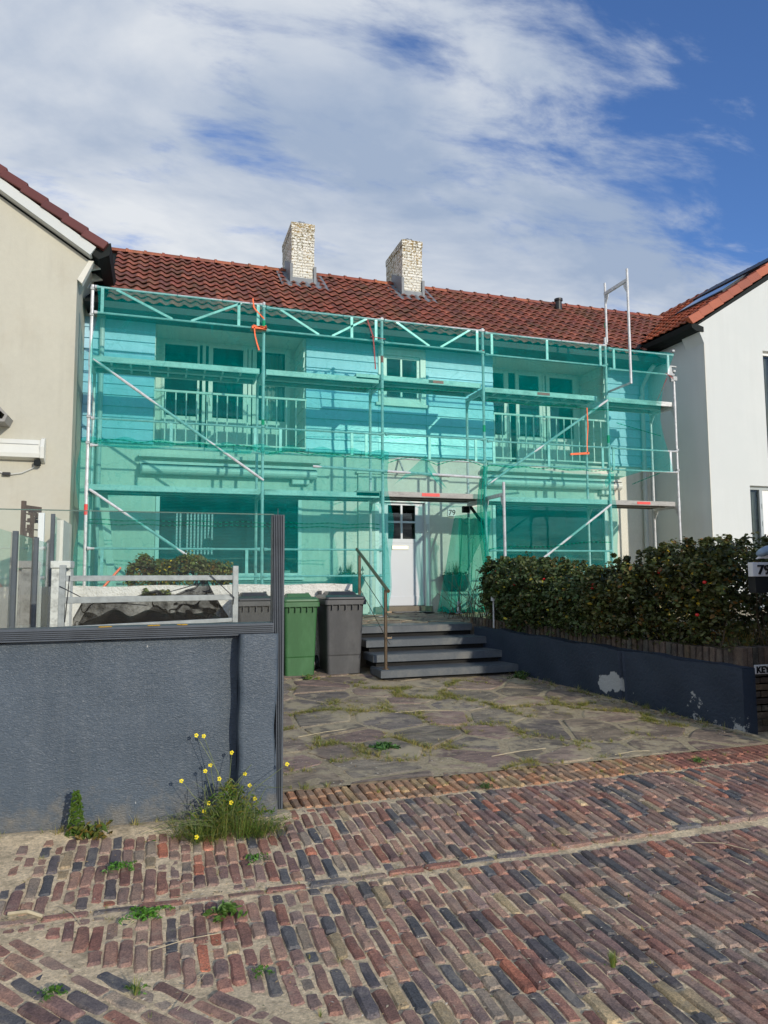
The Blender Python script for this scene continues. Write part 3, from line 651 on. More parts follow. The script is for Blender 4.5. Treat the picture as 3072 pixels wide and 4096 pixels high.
# front door
fr = MB(); frame(fr, 3.90, 5.01, T - .02, 3.10, F - .055, F + .08, .085, .02); fr.box(3.97, 4.94, F - .03, F + .08, 2.97, 3.02); fr.build('door_frame', M['white'], house, bevel=.005)
fr = MB(); fr.box(3.88, 5.03, F - .12, F + .08, T - .02, .985); fr.build('threshold', M['terra'], house, bevel=.006)
dl = MB(); y0, y1 = F + .035, F + .08
dl.box(3.985, 4.925, y0, y1, .99, 2.27); dl.box(3.985, 4.19, y0, y1, 2.27, 2.97); dl.box(4.745, 4.925, y0, y1, 2.27, 2.97); dl.box(4.19, 4.745, y0, y1, 2.92, 2.97)
dl.box(4.445, 4.485, y0, y1, 2.27, 2.92); dl.box(4.19, 4.445, y0, y1, 2.575, 2.615); dl.box(4.485, 4.745, y0, y1, 2.575, 2.615); dl.box(3.99, 4.92, y0 - .012, y0, 1.0, 1.17); dl.box(4.05, 4.86, y0 - .006, y0, 2.19, 2.21)
door = dl.build('front_door', M['door'], house, bevel=.004)
for (a, b, c, d_) in ((4.19, 4.445, 2.27, 2.575), (4.485, 4.745, 2.27, 2.575), (4.19, 4.445, 2.615, 2.92), (4.485, 4.745, 2.615, 2.92)):
    MB().box(a, b, F + .05, F + .058, c, d_).build('pane', M['glass'], door)
MB().box(4.26, 4.60, y0 - .018, y0, 2.06, 2.145).build('letter_plate', surf('brushed_steel', (.62, .60, .52), .3, .05, 20, metal=.7), door, bevel=.006)
MB().tube([(4.03, y0 - .06, 2.02), (4.03, y0 - .06, 2.14)], .012).bar((4.03, y0 - .06, 2.03), (4.03, y0, 2.03), .02, .02).build('handle', M['alu'], door)
room(3.95, 4.97, .95, 3.02, F + .09, F + 1.2, house)
MB().box(4.935, 4.985, F - .085, F - .056, 2.40, 2.56).build('doorbell', M['alu'], house, bevel=.006)
def text(s, size, loc, mat, name, parent=None, ex=.004, rot=(pi / 2, 0, 0), sx=1.0, bold=.002):
    cu = bpy.data.curves.new(name, 'FONT'); cu.body = s; cu.size = size; cu.extrude = ex; cu.offset = bold
    t = bpy.data.objects.new(name, cu); C.objects.link(t); t.rotation_euler = rot; t.location = loc; t.scale = (sx, 1, 1)
    me = bpy.data.meshes.new_from_object(t.evaluated_get(bpy.context.evaluated_depsgraph_get())); me.transform(Matrix.LocRotScale(Vector(loc), __import__('mathutils').Euler(rot), Vector((sx, 1, 1))))
    me.materials.clear(); me.materials.append(mat)
    bpy.data.objects.remove(t); o = bpy.data.objects.new(name, me); C.objects.link(o)
    if parent: o.parent = parent; o.matrix_parent_inverse = Matrix.Translation(-parent_loc(parent))
    return o
pl = MB().box(5.39, 5.56, F - .062, F - .045, 2.72, 2.87).build('number_plate', M['paper'], house, bevel=.003)
text('79', .15, (5.405, F - .064, 2.742), M['ink'], 'digits', pl)
# awning cassettes with their ledges
for (x0, x1) in ((-.33, 2.75), (6.18, 9.33)):
    lg = MB(); lg.box(x0 - .03, x1 + .08, F - .20, F, 3.63, 3.69); ledge = lg.build('awning_ledge', M['cream'], house, bevel=.006)
    cs = MB(); prof = [(F - .03, 3.56), (F - .18, 3.56), (F - .20, 3.50)] + [(F - .13 - .095 * cos(t), 3.42 - .085 * sin(t)) for t in [radians(k) for k in (-20, 5, 30, 55, 80, 105, 130)]] + [(F - .03, 3.36)]
    cs.prism(prof, 'x', x0, x1); cs.build('awning', M['offwhite'], house, bevel=.004); 
    MB().box(x0 + .02, x1 - .02, F - .222, F - .2, 3.498, 3.506).build('awning_slot', M['dark'], house)
    MB().box(x1 - .45, x1 - .12, F - .12, F, 3.24, 3.345).build('awning_bracket', M['offwhite'], house, bevel=.02)
# ledge under the boards
MB().box(XL, XR, F - .062, F, 3.885, 3.925).build('drip_moulding', M['cream'], house, bevel=.01) if False else None
for (a, b) in ((XL, -.12), (2.56, 6.45), (9.14, XR)): MB().box(a, b, F - .066, F - .004, 3.87, 3.922).build('drip_moulding', M['boards'], house, bevel=.012)

# roofs: individually curved pantiles
TC = [(.27, .085, .055), (.23, .070, .050), (.29, .095, .060), (.20, .066, .050), (.25, .088, .060), (.18, .066, .052), (.28, .080, .052)]
OC = [(.56, .135, .055), (.50, .12, .05), (.60, .15, .06), (.46, .11, .05)]
def pantiles(mb, O, Uv, Vv, nu, nv, tw, tl, pal, keep=None, seed=1, amp=.042, dark=None):
    r = random.Random(seed); O = Vector(O); Uv = Vector(Uv).normalized(); Vv = Vector(Vv).normalized(); Nv = Uv.cross(Vv).normalized()
    if Nv.z < 0: Nv = -Nv
    K = 8
    def h(f):  # pantile section: wide trough and a round roll
        return amp * (.5 + .5 * cos(2 * pi * f)) ** 1.3 - amp * .25 * math.sin(2 * pi * f)
    for j in range(nv):
        for i in range(nu):
            c = O + Uv * ((i + .5) * tw) + Vv * ((j + .5) * tl)
            if keep and not keep(c): continue
            col = r.choice(pal); k = r.uniform(.78, 1.2); col = tuple(q * k for q in col)
            jz = r.uniform(-.003, .004); jv = r.uniform(-.006, .006); vs = []
            for (vv, lift) in ((.16, .016), (0.0, .022), (0.0, .042), (.5, .022), (1.06, .000)):
                for q in range(K + 1):
                    f = q / K - .25; p = O + Uv * (i * tw + (q / K) * tw * 1.03) + Vv * (j * tl + vv * tl + jv - .012 * cos(2 * pi * f) * (1 if vv < .2 else 0)) + Nv * (h(f) + lift + jz)
                    vs.append(p)
            fs = []
            for rr in range(4):
                for q in range(K): a = rr * (K + 1) + q; fs.append((a, a + 1, a + K + 2, a + K + 1))
            mb.add(vs, fs, col)
def ridge(mb, P, Q, r, n, pal, seed=2, th=.9):
    P = Vector(P); Q = Vector(Q); d = (Q - P); L_ = d.length; d.normalize(); side = d.cross(Vector((0, 0, 1))).normalized(); up = side.cross(d); rr = random.Random(seed)
    for i in range(n):
        col = rr.choice(pal); k = rr.uniform(.8, 1.2); col = tuple(c * k for c in col); a = P + d * (L_ * i / n); b = P + d * (L_ * (i + 1.10) / n)
        vs = []; K = 9
        for (q, ra) in ((a, r * 1.18), (a + (b - a) * .13, r * 1.15), (a + (b - a) * .15, r * 1.0), (b, r * .97)):
            for k2 in range(K + 1): t = pi * (k2 / K); vs.append(q + side * (ra * cos(t)) + up * (ra * sin(t) * th))
        fs = [(s_ * (K + 1) + k2, s_ * (K + 1) + k2 + 1, (s_ + 1) * (K + 1) + k2 + 1, (s_ + 1) * (K + 1) + k2) for s_ in range(3) for k2 in range(K)]
        mb.add(vs, fs, col)
EY, EZ, RY, RZ = 12.28, 6.14, 14.70, 8.06
sl = Vector((0, RY - EY, RZ - EZ)); SL = sl.length
def right_z(x): return 6.53 + .66 * (x - 9.98)      # plane of the right-hand neighbour's roof slope
rf = MB()
pantiles(rf, (-1.1, EY, EZ), (1, 0, 0), sl, 66, 11, .2, SL / 11 - .003, TC, keep=lambda c: c.z > right_z(c.x) - .02 if c.x > 9.4 else (c.x > -.92), seed=4)
roof = rf.build('roof', M['tiles'], house, smooth=True, fix=False)
rb = MB(); rb.prism([(EY + .03, EZ - .03), (RY, RZ - .03), (RY + 2.4, EZ - .03)], 'x', -1.25, 12.5); rb.build('roof_deck', M['dark'], house)
rg = MB(); ridge(rg, (-1.1, RY, RZ - .015), (12.1, RY, RZ - .015), .10, 38, [(.34, .10, .05), (.30, .08, .045), (.38, .12, .06), (.26, .08, .05)], th=.95)
rg.build('ridge', M['tiles'], roof, smooth=True, fix=False)
MB().box(-.95, 10.2, EY + .0, F + .0, 6.035, 6.065).build('soffit', M['soffit'], house)
MB().prism([(EY - .02, 6.03), (EY - .02, 6.13), (EY - .035, 6.13), (EY - .035, 6.02), (EY + .02, 6.02), (EY + .02, 6.03)], 'x', -1.0, 10.2).build('fascia', M['soffit'], house)
for (cx0, cx1) in ((2.50, 2.98), (4.93, 5.39)):
    # brick chimney with lead skirt and a small pot
    ch = MB(); zt = 8.91 if cx0 < 3 else 8.88
    K = 22
    for k in range(K):
        za = 7.35 + (zt - 7.35) * k / K; zb = 7.35 + (zt - 7.35) * (k + 1) / K; e = .010 if k >= K - 2 else U(-.003, .003)
        ch.box(cx0 - e, cx1 + e, 14.1 - e, 15.25 + e, za, zb, j=.002)
    c = ch.build('chimney', M['chimney'], roof)
    fl = MB(); fl.box(cx0 - .03, cx1 + .03, 14.07, 15.28, 7.3, 7.72)
    q = [(cx0 - .22, 13.86), (cx1 + .24, 13.86), (cx1 + .24, 14.12), (cx0 - .22, 14.12)]
    zr = lambda y: EZ + (y - EY) * (RZ - EZ) / (RY - EY) + .045
    fl.grid(lambda u, v: (cx0 - .24 + (cx1 - cx0 + .5) * u, 13.84 + .03 * sin(u * 31) + .3 * v, zr(13.84 + .3 * v) + .018 * cos(u * 22) + .006), 30, 3)
    fl.grid(lambda u, v: (cx0 - .24 + .24 * u, 13.95 + .78 * v, zr(13.95 + .78 * v) + .012), 2, 4); fl.grid(lambda u, v: (cx1 + .26 * u, 13.95 + .78 * v, zr(13.95 + .78 * v) + .012), 2, 4)
    fl.hexa([(cx0 - .035, 14.05, 7.6), (cx0 - .035, 14.75, 8.05), (cx0 + .02, 14.75, 8.05), (cx0 + .02, 14.05, 7.6)], [(cx0 - .035, 14.05, 8.0), (cx0 - .035, 14.75, 8.35), (cx0 + .02, 14.75, 8.35), (cx0 + .02, 14.05, 8.0)])
    fl.box(cx1 - .02, cx1 + .035, 14.05, 14.8, 7.6, 7.98)
    fl.build('lead_flashing', M['lead'], c)
    pt = MB(); pt.lathe(((cx0 + cx1) / 2 - .0, 14.35, zt), [(.085, -.02), (.085, .07), (.095, .08), (.095, .10), (.06, .10)], 14)
    pt.tube([((cx0 + cx1) / 2 + .085 * cos(t), 14.35 + .085 * sin(t), zt + .10 + .03 * sin(t * 2) ** 2) for t in [2 * pi * k / 12 for k in range(13)]], .006, 5)
    pt.tube([((cx0 + cx1) / 2 - .08, 14.35, zt + .1), ((cx0 + cx1) / 2, 14.35, zt + .16), ((cx0 + cx1) / 2 + .08, 14.35, zt + .1)], .006, 5); pt.build('chimney_pot', M['lead'], c)
vp = MB(); vp.lathe((8.97, 14.4, 7.75), [(.085, 0), (.075, .30), (.10, .31), (.10, .36), (.07, .36)], 16); vp.build('vent_pipe', M['black'], roof)
# main downpipe in the right corner and a second one at the left
dp = MB(); dp.tube([(10.02, 12.40, 6.02), (10.02, 12.55, 5.93), (10.0, 12.80, 5.62), (9.98, 12.82, .8)], .047, 12)
for z in (5.4, 3.95, 3.42, 2.0): dp.lathe((9.985, 12.82, z), [(.056, -.03), (.056, .03)], 12)
dp.build('downpipe', surf('pipe_paint', (.50, .54, .54), .5, .06, 5), house, smooth=False)
dp = MB(); dp.tube([(-1.0, 12.80, 6.0), (-1.0, 12.80, .85)], .042, 12); dp.build('downpipe', surf('pipe_paint_l', (.50, .54, .54), .5, .06, 5), house)

# ------------------------------------------------------------------ neighbouring houses
nl = thing('house', 'beige rendered gabled house at the left edge with dark red verge tiles', 'house', (-3, 11.6, .8))
YL = 11.59
w = MB(); sl_l = (7.60 - 6.50) / (-2.42 + 1.13)
gable = [(-8.0, .2), (XL, .2), (XL, 6.18), (-1.13, 6.50), (-1.13 - 2.9, 6.50 + 2.9 * .66), (-8.0, 6.50 + 2.9 * .66 - 3.97 * .66)]
w.prism(gable, 'y', YL, 16.0); w.build('wall', M['beige'], nl)
bg_ = MB(); s80 = .66
bg_.prism([(-1.10, 6.53), (-4.03, 6.53 + 2.93 * s80), (-4.03, 6.53 + 2.93 * s80 + .17), (-1.02, 6.66)], 'y', YL - .16, YL - .12)
bg_.prism([(-1.11, 6.53), (-4.03, 6.53 + 2.92 * s80), (-4.03, 6.53 + 2.92 * s80 + .03), (-1.08, 6.55)], 'y', YL - .12, YL + .02)
bg_.build('bargeboard', M['rwhite'], nl)
vt = MB(); VC = [(.135, .040, .036), (.12, .036, .034), (.15, .045, .040)]
dirv = Vector((-1, 0, s80)).normalized(); nrm = Vector((s80, 0, 1)).normalized()
for i in range(11):
    p = Vector((-.93, 0, 6.60)) + dirv * (i * .345); q = p + dirv * .375
    lift = .035; o0 = nrm * .05; col = rnd.choice(VC)
    a0, b0 = p + nrm * lift, q + nrm * .0
    y0, y1 = YL - .20, YL + .05
    t_ = nrm * .135
    vt.hexa([(a0.x, y0, a0.z), (b0.x, y0, b0.z), (b0.x, y1, b0.z), (a0.x, y1, a0.z)], [((a0 + t_).x, y0 - .01, (a0 + t_).z), ((b0 + t_).x, y0 - .01, (b0 + t_).z), ((b0 + t_).x, y1, (b0 + t_).z), ((a0 + t_).x, y1, (a0 + t_).z)], col)
vt.build('verge_tiles', surf('glazed_tile', (1, 1, 1), .28, .15, 3, tone=True), nl, bevel=.012)
rl = MB(); pantiles(rl, (-1.0, YL, 6.72), (0, 1, 0), (-1, 0, s80), 18, 10, .24, .35, VC, seed=8, amp=.03); rl.build('roof', M['tiles'], nl, smooth=True, fix=False)
rd = MB(); rd.prism([(-.95, 6.58), (-4.03, 6.58 + 3.08 * .66), (-7.5, 6.58)], 'y', YL + .02, 16); rd.build('roof_deck', M['dark'], nl)
gt = MB(); gt.prism([(-.81, 6.78), (-.83, 6.58), (-.98, 6.50), (-1.12, 6.60), (-1.12, 6.74), (-.90, 6.76)], 'y', YL - .10, 13.0); gt.build('gutter', M['dark'], nl)
for i in range(4): MB().prism([(-.92, 6.58), (-1.28, 6.58), (-1.28, 6.30), (-1.20, 6.33), (-1.15, 6.45), (-.98, 6.50)], 'y', YL + .25 + i * .45, YL + .30 + i * .45).build('rafter_foot', M['offwhite'], nl)
MB().prism([(XL, 6.18), (-1.13, 6.50), (-1.06, 6.50), (XL + .07, 6.12)], 'y', YL - .0, YL + .14).build('corbel', M['cream'], nl)
dr_ = MB(); 
aw = MB(); aw.prism([(YL, 3.62), (YL - .10, 3.61), (YL - .13, 3.55), (YL - .16, 3.40), (YL - .15, 3.34), (YL - .02, 3.31)], 'x', -5.0, -1.70); aw.prism([(YL, 3.66), (YL - .12, 3.63), (YL - .185, 3.50), (YL - .17, 3.33), (YL - .02, 3.27)], 'x', -1.70, -1.645)
aw.box(-5, -1.72, YL - .155, YL - .15, 3.535, 3.545); o = aw.build('awning', M['offwhite'], nl, bevel=.005)
MB().box(-1.78, -1.70, YL - .14, YL - .04, 3.23, 3.31).build('awning_arm', M['dark'], o)
lv = MB(); 
lv.prism([(-3.4, 4.75), (-2.42, 4.25), (-2.10, 3.90), (-2.14, 3.80), (-3.4, 3.80), (-3.4, 3.84), (-2.17, 3.84), (-2.14, 3.90), (-2.46, 4.20), (-3.4, 4.68)], 'y', YL - .42, YL)
for k in range(3): lv.box(-2.30 - k * .26, -2.26 - k * .26, YL - .40, YL, 3.84, 4.05 + k * .12)
lv.build('door_canopy', surf('canopy_grey', (.30, .29, .27), .6, .1, 5), nl)
cb = MB(); cb.tube([(-1.72, YL - .06, 3.28), (-1.80, YL - .05, 3.20), (-1.95, YL - .04, 3.12), (-2.12, YL - .04, 3.09), (-2.3, YL - .04, 3.14), (-2.6, YL - .04, 3.2)], .007, 6)
cb.build('cable', M['figure'], nl); MB().box(-2.21, -2.10, YL - .065, YL - .02, 3.07, 3.12).build('cable_plug', M['black'], nl, bevel=.01)

nr = thing('house', 'bright white rendered gabled house at the right edge with orange roof tiles', 'house', (12, 11.15, .8))
YR = 11.15; pit = .66
w = MB()
vz = lambda x: 6.46 + .625 * (x - 10.06)
gab = [(XR, .2), (17.5, .2), (17.5, 7.2), (14.6, vz(14.6)), (10.06, 6.46), (XR, 6.10)]
# front gable with window openings
def gab_front():
    mb = MB(); y = YR; H = [(11.67, 12.9, 3.83, 6.10), (11.17, 13.0, .9, 3.31)]
    holed(mb, XR, 16.2, .2, 6.12, y, [(*h, .14) for h in H]); mb.add([(XR, y, 6.12), (16.2, y, 6.12), (15.94, y, 6.46), (13.0, y, vz(13.0)), (10.06, y, 6.46)], [(0, 1, 2, 3, 4)])
    mb.add([(XR, y, .2), (XR, 16, .2), (XR, 16, 6.12), (XR, y, 6.12)], [(3, 2, 1, 0)]); mb.add([(XR, y, 6.12), (XR, y + .5, 6.12), (10.06, y + .5, 6.46), (10.06, y, 6.46)], [(3, 2, 1, 0)])
    mb.add([(XR, y + .5, 6.12), (10.06, y + .5, 6.46), (XR, y + .5, 6.46)], [(0, 1, 2)]); mb.add([(XR, y, 6.12), (XR, 16, 6.12), (XR, 16, 6.6), (XR, y, 6.6)], [(3, 2, 1, 0)])
    return mb.build('wall', M['rwhite'], nr, fix=False)
gab_front()
ca_ = MB(); ca_.box(XR - .006, XR + .012, YR - .006, YR + .01, .2, 6.1); ca_.build('corner_bead', M['cream'], nr)
for (x0, x1, z0, z1) in ((11.67, 12.9, 3.83, 6.10), (11.17, 13.0, .9, 3.31)):
    fr = MB(); frame(fr, x0, x1, z0, z1, YR + .08, YR + .14, .07); fr.box(x0 + .30, x0 + .37, YR + .07, YR + .13, z0 + .07, z1 - .07)
    for z in (z1 - .45, z1 - .8): fr.box(x0 + .34, x0 + .355, YR + .06, YR + .07, z, z + .1)
    wn = fr.build('window', surf('window_grey', (.36, .40, .41), .4, .05, 3) if x0 < 11.5 else M['white'], nr)
    MB().box(x0 + .07, x0 + .30, YR + .105, YR + .115, z0 + .07, z1 - .07).build('pane', M['glass'], wn); MB().box(x0 + .37, x1 - .07, YR + .105, YR + .115, z0 + .07, z1 - .07).build('pane', M['glass'] if x0 > 11.5 else M['white'], wn)
    room(x0, x1, z0, z1, YR + .16, YR + 1, wn)
    MB().grid(lambda u, v: (x0 + .2 + .12 * u, YR + .2 + .02 * sin(u * 20), z0 + .1 + (z1 - z0 - .2) * v), 24, 1).build('curtain', M['curtain'], wn, fix=False)
# orange roof slope facing the scaffolded house
O = (9.93, YR - .02, 6.50); V = Vector((1, 0, pit)); VL = V.length
ro = MB(); pantiles(ro, (9.93, YR + .04, 6.52), (0, 1, 0), V, 27, 12, .198, .30, OC, keep=lambda c: True, seed=12, amp=.034)
ror = ro.build('roof', M['tiles'], nr, smooth=True, fix=False)
MB().prism([(9.97, 6.44), (13.02, 6.44 + 3.05 * pit), (16.1, 6.44)], 'y', YR + .02, 16.5).build('roof_deck', M['dark'], nr)
ve = MB(); dv = V.normalized(); nv_ = Vector((-pit, 0, 1)).normalized()
for i in range(13):
    p = Vector((9.93, 0, 6.45)) + dv * (i * .30); q = p + dv * .325; col = rnd.choice(OC); kk = U(.62, .85); col = tuple(c * kk for c in col)
    a0 = p + nv_ * .02; b0 = q - nv_ * .0; tt = nv_ * .17
    ve.hexa([(a0.x, YR - .06, a0.z), (b0.x, YR - .06, b0.z), (b0.x, YR + .0, b0.z), (a0.x, YR, a0.z)], [((a0 + tt).x, YR - .03, (a0 + tt).z), ((b0 + tt).x, YR - .03, (b0 + tt).z), ((b0 + tt).x, YR + .12, (b0 + tt).z), ((a0 + tt).x, YR + .12, (a0 + tt).z)], col)
ve.build('verge_tiles', surf('orange_tile', (1, 1, 1), .6, .15, 5, tone=True), nr, bevel=.01)
rr_ = MB(); ridge(rr_, (13.03, 11.05, 6.55 + 3.05 * pit), (13.03, 16.6, 6.55 + 3.05 * pit), .11, 17, OC, seed=5); rr_.build('ridge', M['tiles'], ror, smooth=True, fix=False)
gt = MB(); gt.prism([(9.90, 6.50), (9.92, 6.40), (10.02, 6.34), (10.20, 6.34), (10.20, 6.44), (9.96, 6.50)], 'y', YR - .02, 12.95); gt.build('gutter', M['dark'], nr)
vl = MB(); P0 = Vector((9.62, 12.42, 6.33)); P1 = Vector((12.15, 14.66, 8.03)); vl.bar(P0, P1, .07, .04, up=(0, -.6, 1)); vl.build('valley', M['dark'], nr)
# roof window and dark panel lying on the slope
def on_slope(mb, x0, x1, y0, y1, lift, th):
    P = lambda x, y, l: Vector((x, y, 6.50 + (x - 9.93) * pit)) + nv_ * l
    mb.hexa([P(x0, y0, lift), P(x1, y0, lift), P(x1, y1, lift), P(x0, y1, lift)], [P(x0, y0, lift + th), P(x1, y0, lift + th), P(x1, y1, lift + th), P(x0, y1, lift + th)])
f_ = MB(); on_slope(f_, 11.55, 12.30, 11.95, 13.45, .04, .07); sk = f_.build('roof_window', M['black'], nr)
f_ = MB(); on_slope(f_, 11.62, 12.23, 12.03, 13.37, .112, .006); f_.build('pane', surf('roof_glass', (.20, .27, .36), .05, .02, 1, spec=1.0), sk)
f_ = MB(); on_slope(f_, 12.34, 12.92, 11.35, 13.7, .09, .05); f_.build('solar_panel', M['black'], nr)

# ------------------------------------------------------------------ scaffolding
SY, IY = 11.4, 12.13
PX = [-1.045, 1.57, 3.60, 5.51, 8.10, 9.66]; D1, D2 = 2.97, 4.95
sc = thing('scaffolding', 'steel facade scaffolding of poles, rails and metal decks in front of the white house', 'scaffolding', (4.3, SY, T))
for i, x in enumerate(PX):
    top = [6.04, 6.06, 6.02, 6.02, 6.10, 5.36][i]
    p = MB(); p.tube([(x + .012, SY, T + .02), (x, SY, 2.95), (x, SY, top)], .0245, 10)
    for z in (D1 - .02, D2 - .02): p.tube([(x, SY, z - .16), (x, SY, z + .05)], .0285, 10)
    p.box(x - .07, x + .08, SY - .07, SY + .07, T, T + .012); p.tube([(x + .012, SY, T), (x + .012, SY, T + .18)], .017, 8)
    po = p.build('pole', M['alu'], sc, smooth=False)
    for z in (D1 + .62, D1 + 1.02, 5.57, 5.98): MB().box(x - .031, x + .031, SY - .034, SY + .03, z - .022, z + .022).build('coupler', M['galv'], po, bevel=.006)
    p = MB(); p.tube([(x, IY, T + .02), (x, IY, D2 - .05)], .0245, 10); p.box(x - .07, x + .07, IY - .07, IY + .07, T, T + .012); p.build('pole', M['alu'], sc)
    for z in (D1 - .09, D2 - .09):
        p = MB(); p.box(x - .025, x + .025, SY, IY, z - .035, z + .025)
        for (yy, s) in ((SY, 1), (IY, -1)): p.prism([(yy, z - .03), (yy + s * .13, z - .03), (yy + s * .10, z - .09), (yy, z - .25)], 'x', x - .006, x + .006)
        p.build('transom', M['alu'], sc)
def deck(x0, x1, z, kind=0, y0=SY + .03, y1=IY - .02, mat='deckmetal'):
    mb = MB(); ym = (y0 + y1) / 2
    for (a, b) in ((y0, ym - .012), (ym + .012, y1)):
        mb.box(x0, x1, a, a + .006, z - .085, z); mb.box(x0, x1, a, a + .03, z - .088, z - .083); mb.box(x0, x1, b - .006, b, z - .085, z); mb.box(x0, x1, b - .03, b, z - .088, z - .083)
        mb.box(x0, x1, a + .006, b - .006, z - .014, z - .006)
        for e in (x0, x1 - .03): mb.box(e, e + .03, a + .006, b - .006, z - .08, z - .014)
    o = mb.build('deck', M[mat], sc)
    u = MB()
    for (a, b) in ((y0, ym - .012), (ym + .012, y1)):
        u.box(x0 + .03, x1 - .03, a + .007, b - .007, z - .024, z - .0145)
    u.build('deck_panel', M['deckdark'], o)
    if kind:
        r = MB(); n = int((x1 - x0) / .27)
        for i in range(1, n): xx = x0 + (x1 - x0) * i / n; r.box(xx - .014, xx + .014, y0 + .006, y1 - .006, z - .07, z - .026)
        r.build('deck_rung', M['deckmetal'], o)
    return o
def sticker(x, z, w=.30, h=.055, par=None, mat='red', y=SY + .028): return MB().box(x, x + w, y - .003, y, z - h / 2, z + h / 2).build('sticker', M[mat], par)
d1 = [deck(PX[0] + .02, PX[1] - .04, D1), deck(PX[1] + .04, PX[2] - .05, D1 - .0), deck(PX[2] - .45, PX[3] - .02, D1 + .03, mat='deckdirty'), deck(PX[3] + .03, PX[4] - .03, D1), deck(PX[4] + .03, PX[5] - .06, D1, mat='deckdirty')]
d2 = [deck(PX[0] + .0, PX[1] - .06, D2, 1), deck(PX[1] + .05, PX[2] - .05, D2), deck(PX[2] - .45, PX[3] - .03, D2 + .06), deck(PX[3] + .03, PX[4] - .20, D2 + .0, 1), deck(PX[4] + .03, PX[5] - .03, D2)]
sticker(4.32, D1 - .01, .33, .055, d1[2]); sticker(8.72, D1 - .042, .30, .05, d1[4]); sticker(4.55, D2 + .02, .20, .05, d2[2]); sticker(6.62, D2 - .04, .26, .05, d2[3])
MB().box(4.47, 4.55, SY + .024, SY + .028, D2 - .005, D2 + .045).build('sticker', M['black'], d2[2])
for (x, z0, z1, m) in ((PX[0], 2.50, 2.66, 'red'), (PX[2], 5.22, 5.34, 'red'), (PX[1], 5.60, 5.75, 'greentape'), (PX[3], 5.55, 5.62, 'red'), (PX[3], 4.12, 4.24, 'greentape'), (PX[4], 4.05, 4.2, 'greentape'), (PX[1], 4.0, 4.1, 'greentape')):
    MB().tube([(x, SY, z0), (x, SY, z1)], .0265, 12).build('tape_band', M[m], sc)
# guard rails: pairs of rails, some of them lattice frames
def grail(x0, x1, zl, zu, diag=False, verts=(), y=SY - .045):
    mb = MB()
    for z in (zl, zu):
        mb.tube([(x0 + .035, y, z), (x0 + .06, y, z), (x0 + .10, y, z), (x1 - .10, y, z), (x1 - .06, y, z), (x1 - .035, y, z)], [.028, .028, .0165, .0165, .028, .028], 8)
    if diag:
        L_ = x1 - x0; mb.bar((x0 + .13 * L_, y, zu - .01), (x0 + .45 * L_, y, zl + .01), .022, .034); mb.bar((x0 + .56 * L_, y, zl + .01), (x0 + .86 * L_, y, zu - .01), .022, .034)
    for v in verts: mb.bar((v, y, zl), (v, y, zu), .045, .022, up=(0, 1, 0))
    return mb.build('guard_rail', M['alu'], sc)
grail(PX[0], PX[1], 5.60, 6.00, True, (-.90, 1.16, 1.47)); grail(PX[1], PX[2], 5.58, 5.96, True, (3.05, 3.48)); grail(PX[2], PX[3], 5.57, 5.96, True, (5.38,))
grail(PX[3], PX[4], 5.53, 5.93, False, (5.67, 6.80, 7.95)); grail(PX[4], PX[5], 5.48, 5.88, False, (8.25, 9.50))
grail(PX[0], PX[1], 3.55, 3.96, False, (-.88, .15, 1.44)); grail(PX[1], PX[2], 3.55, 3.96, False, (1.85, 3.05, 3.30)); grail(PX[2], PX[3], 3.56, 3.97, False, (4.44, 5.32))
grail(PX[3], PX[4], 3.54, 3.95, False, (5.67, 6.78, 7.93)); grail(PX[4], PX[5], 3.54, 3.95, False, (8.17, 9.47))
grail(PX[0], PX[1], 1.57, 2.00, False, (-.80, 1.33)); grail(PX[1], PX[2], 1.57, 2.00, False, (1.78, 3.45)); grail(PX[3], PX[4], 1.57, 2.00, False, (6.72, 7.93))
t_ = MB(); t_.tube([(2.38, SY - .07, 3.36), (5.45, SY - .07, 3.28)], .0245, 8); t_.build('loose_tube', M['alu'], sc)
def brace(p, q): MB().tube([p, tuple(Vector(p) * .97 + Vector(q) * .03), tuple(Vector(p) * .03 + Vector(q) * .97), q], [.018, .023, .023, .018], 8).build('diagonal_brace', M['alu'], sc)
yb = SY - .075
brace((-1.0, yb, 4.86), (1.58, yb, 3.10)); brace((-1.0, yb, 2.88), (1.58, yb, 1.10)); brace((8.06, yb, 4.86), (5.52, yb, 3.16)); brace((8.06, yb, 2.87), (5.52, yb, 1.13))
# two end frames hung out towards the street
for (x, z0, zt) in ((8.125, 5.02, 7.18), (5.515, .97, 3.13)):
    h = MB(); h.tube([(x, 10.70, z0), (x, 10.70, zt)], .0245, 10); h.box(x - .02, x + .02, 10.70, SY, zt - .24, zt - .18)
    if z0 > 3: h.tube([(x + .0, SY - .02, 6.0), (x, SY - .02, zt)], .0225, 10); h.box(x - .012, x + .012, 10.7, SY, z0 - .0, z0 + .035)
    for (yy, s) in ((10.70, 1), (SY, -1)): h.prism([(yy, zt - .24), (yy + s * .12, zt - .24), (yy + s * .11, zt - .31), (yy + s * .03, zt - .44), (yy, zt - .46)], 'x', x - .005, x + .005)
    h.build('end_frame', M['alu'], sc)
MB().tube([(8.125, SY, 6.3), (8.125, SY, 6.4)], .0255, 10).build('tape_band', M['greentape'], sc)
h = MB(); h.bar((9.62, SY, 5.36), (9.56, SY, 5.66), .07, .05, up=(0, 1, 0)); h.box(9.54, 9.72, SY - .02, SY + .02, 5.65, 5.675); h.box(9.63, 9.72, SY - .03, SY + .03, 5.38, 5.46); h.build('top_bracket', M['galv'], sc)
h = MB(); h.box(PX[3] - .12, PX[3] + .0, 12.08, 12.16, D1 - .24, D1 - .12); h.bar((PX[3], SY + .02, D1 - .55), (PX[3], IY - .1, D1 - .14), .03, .05); h.build('bracket', M['dark'], sc)
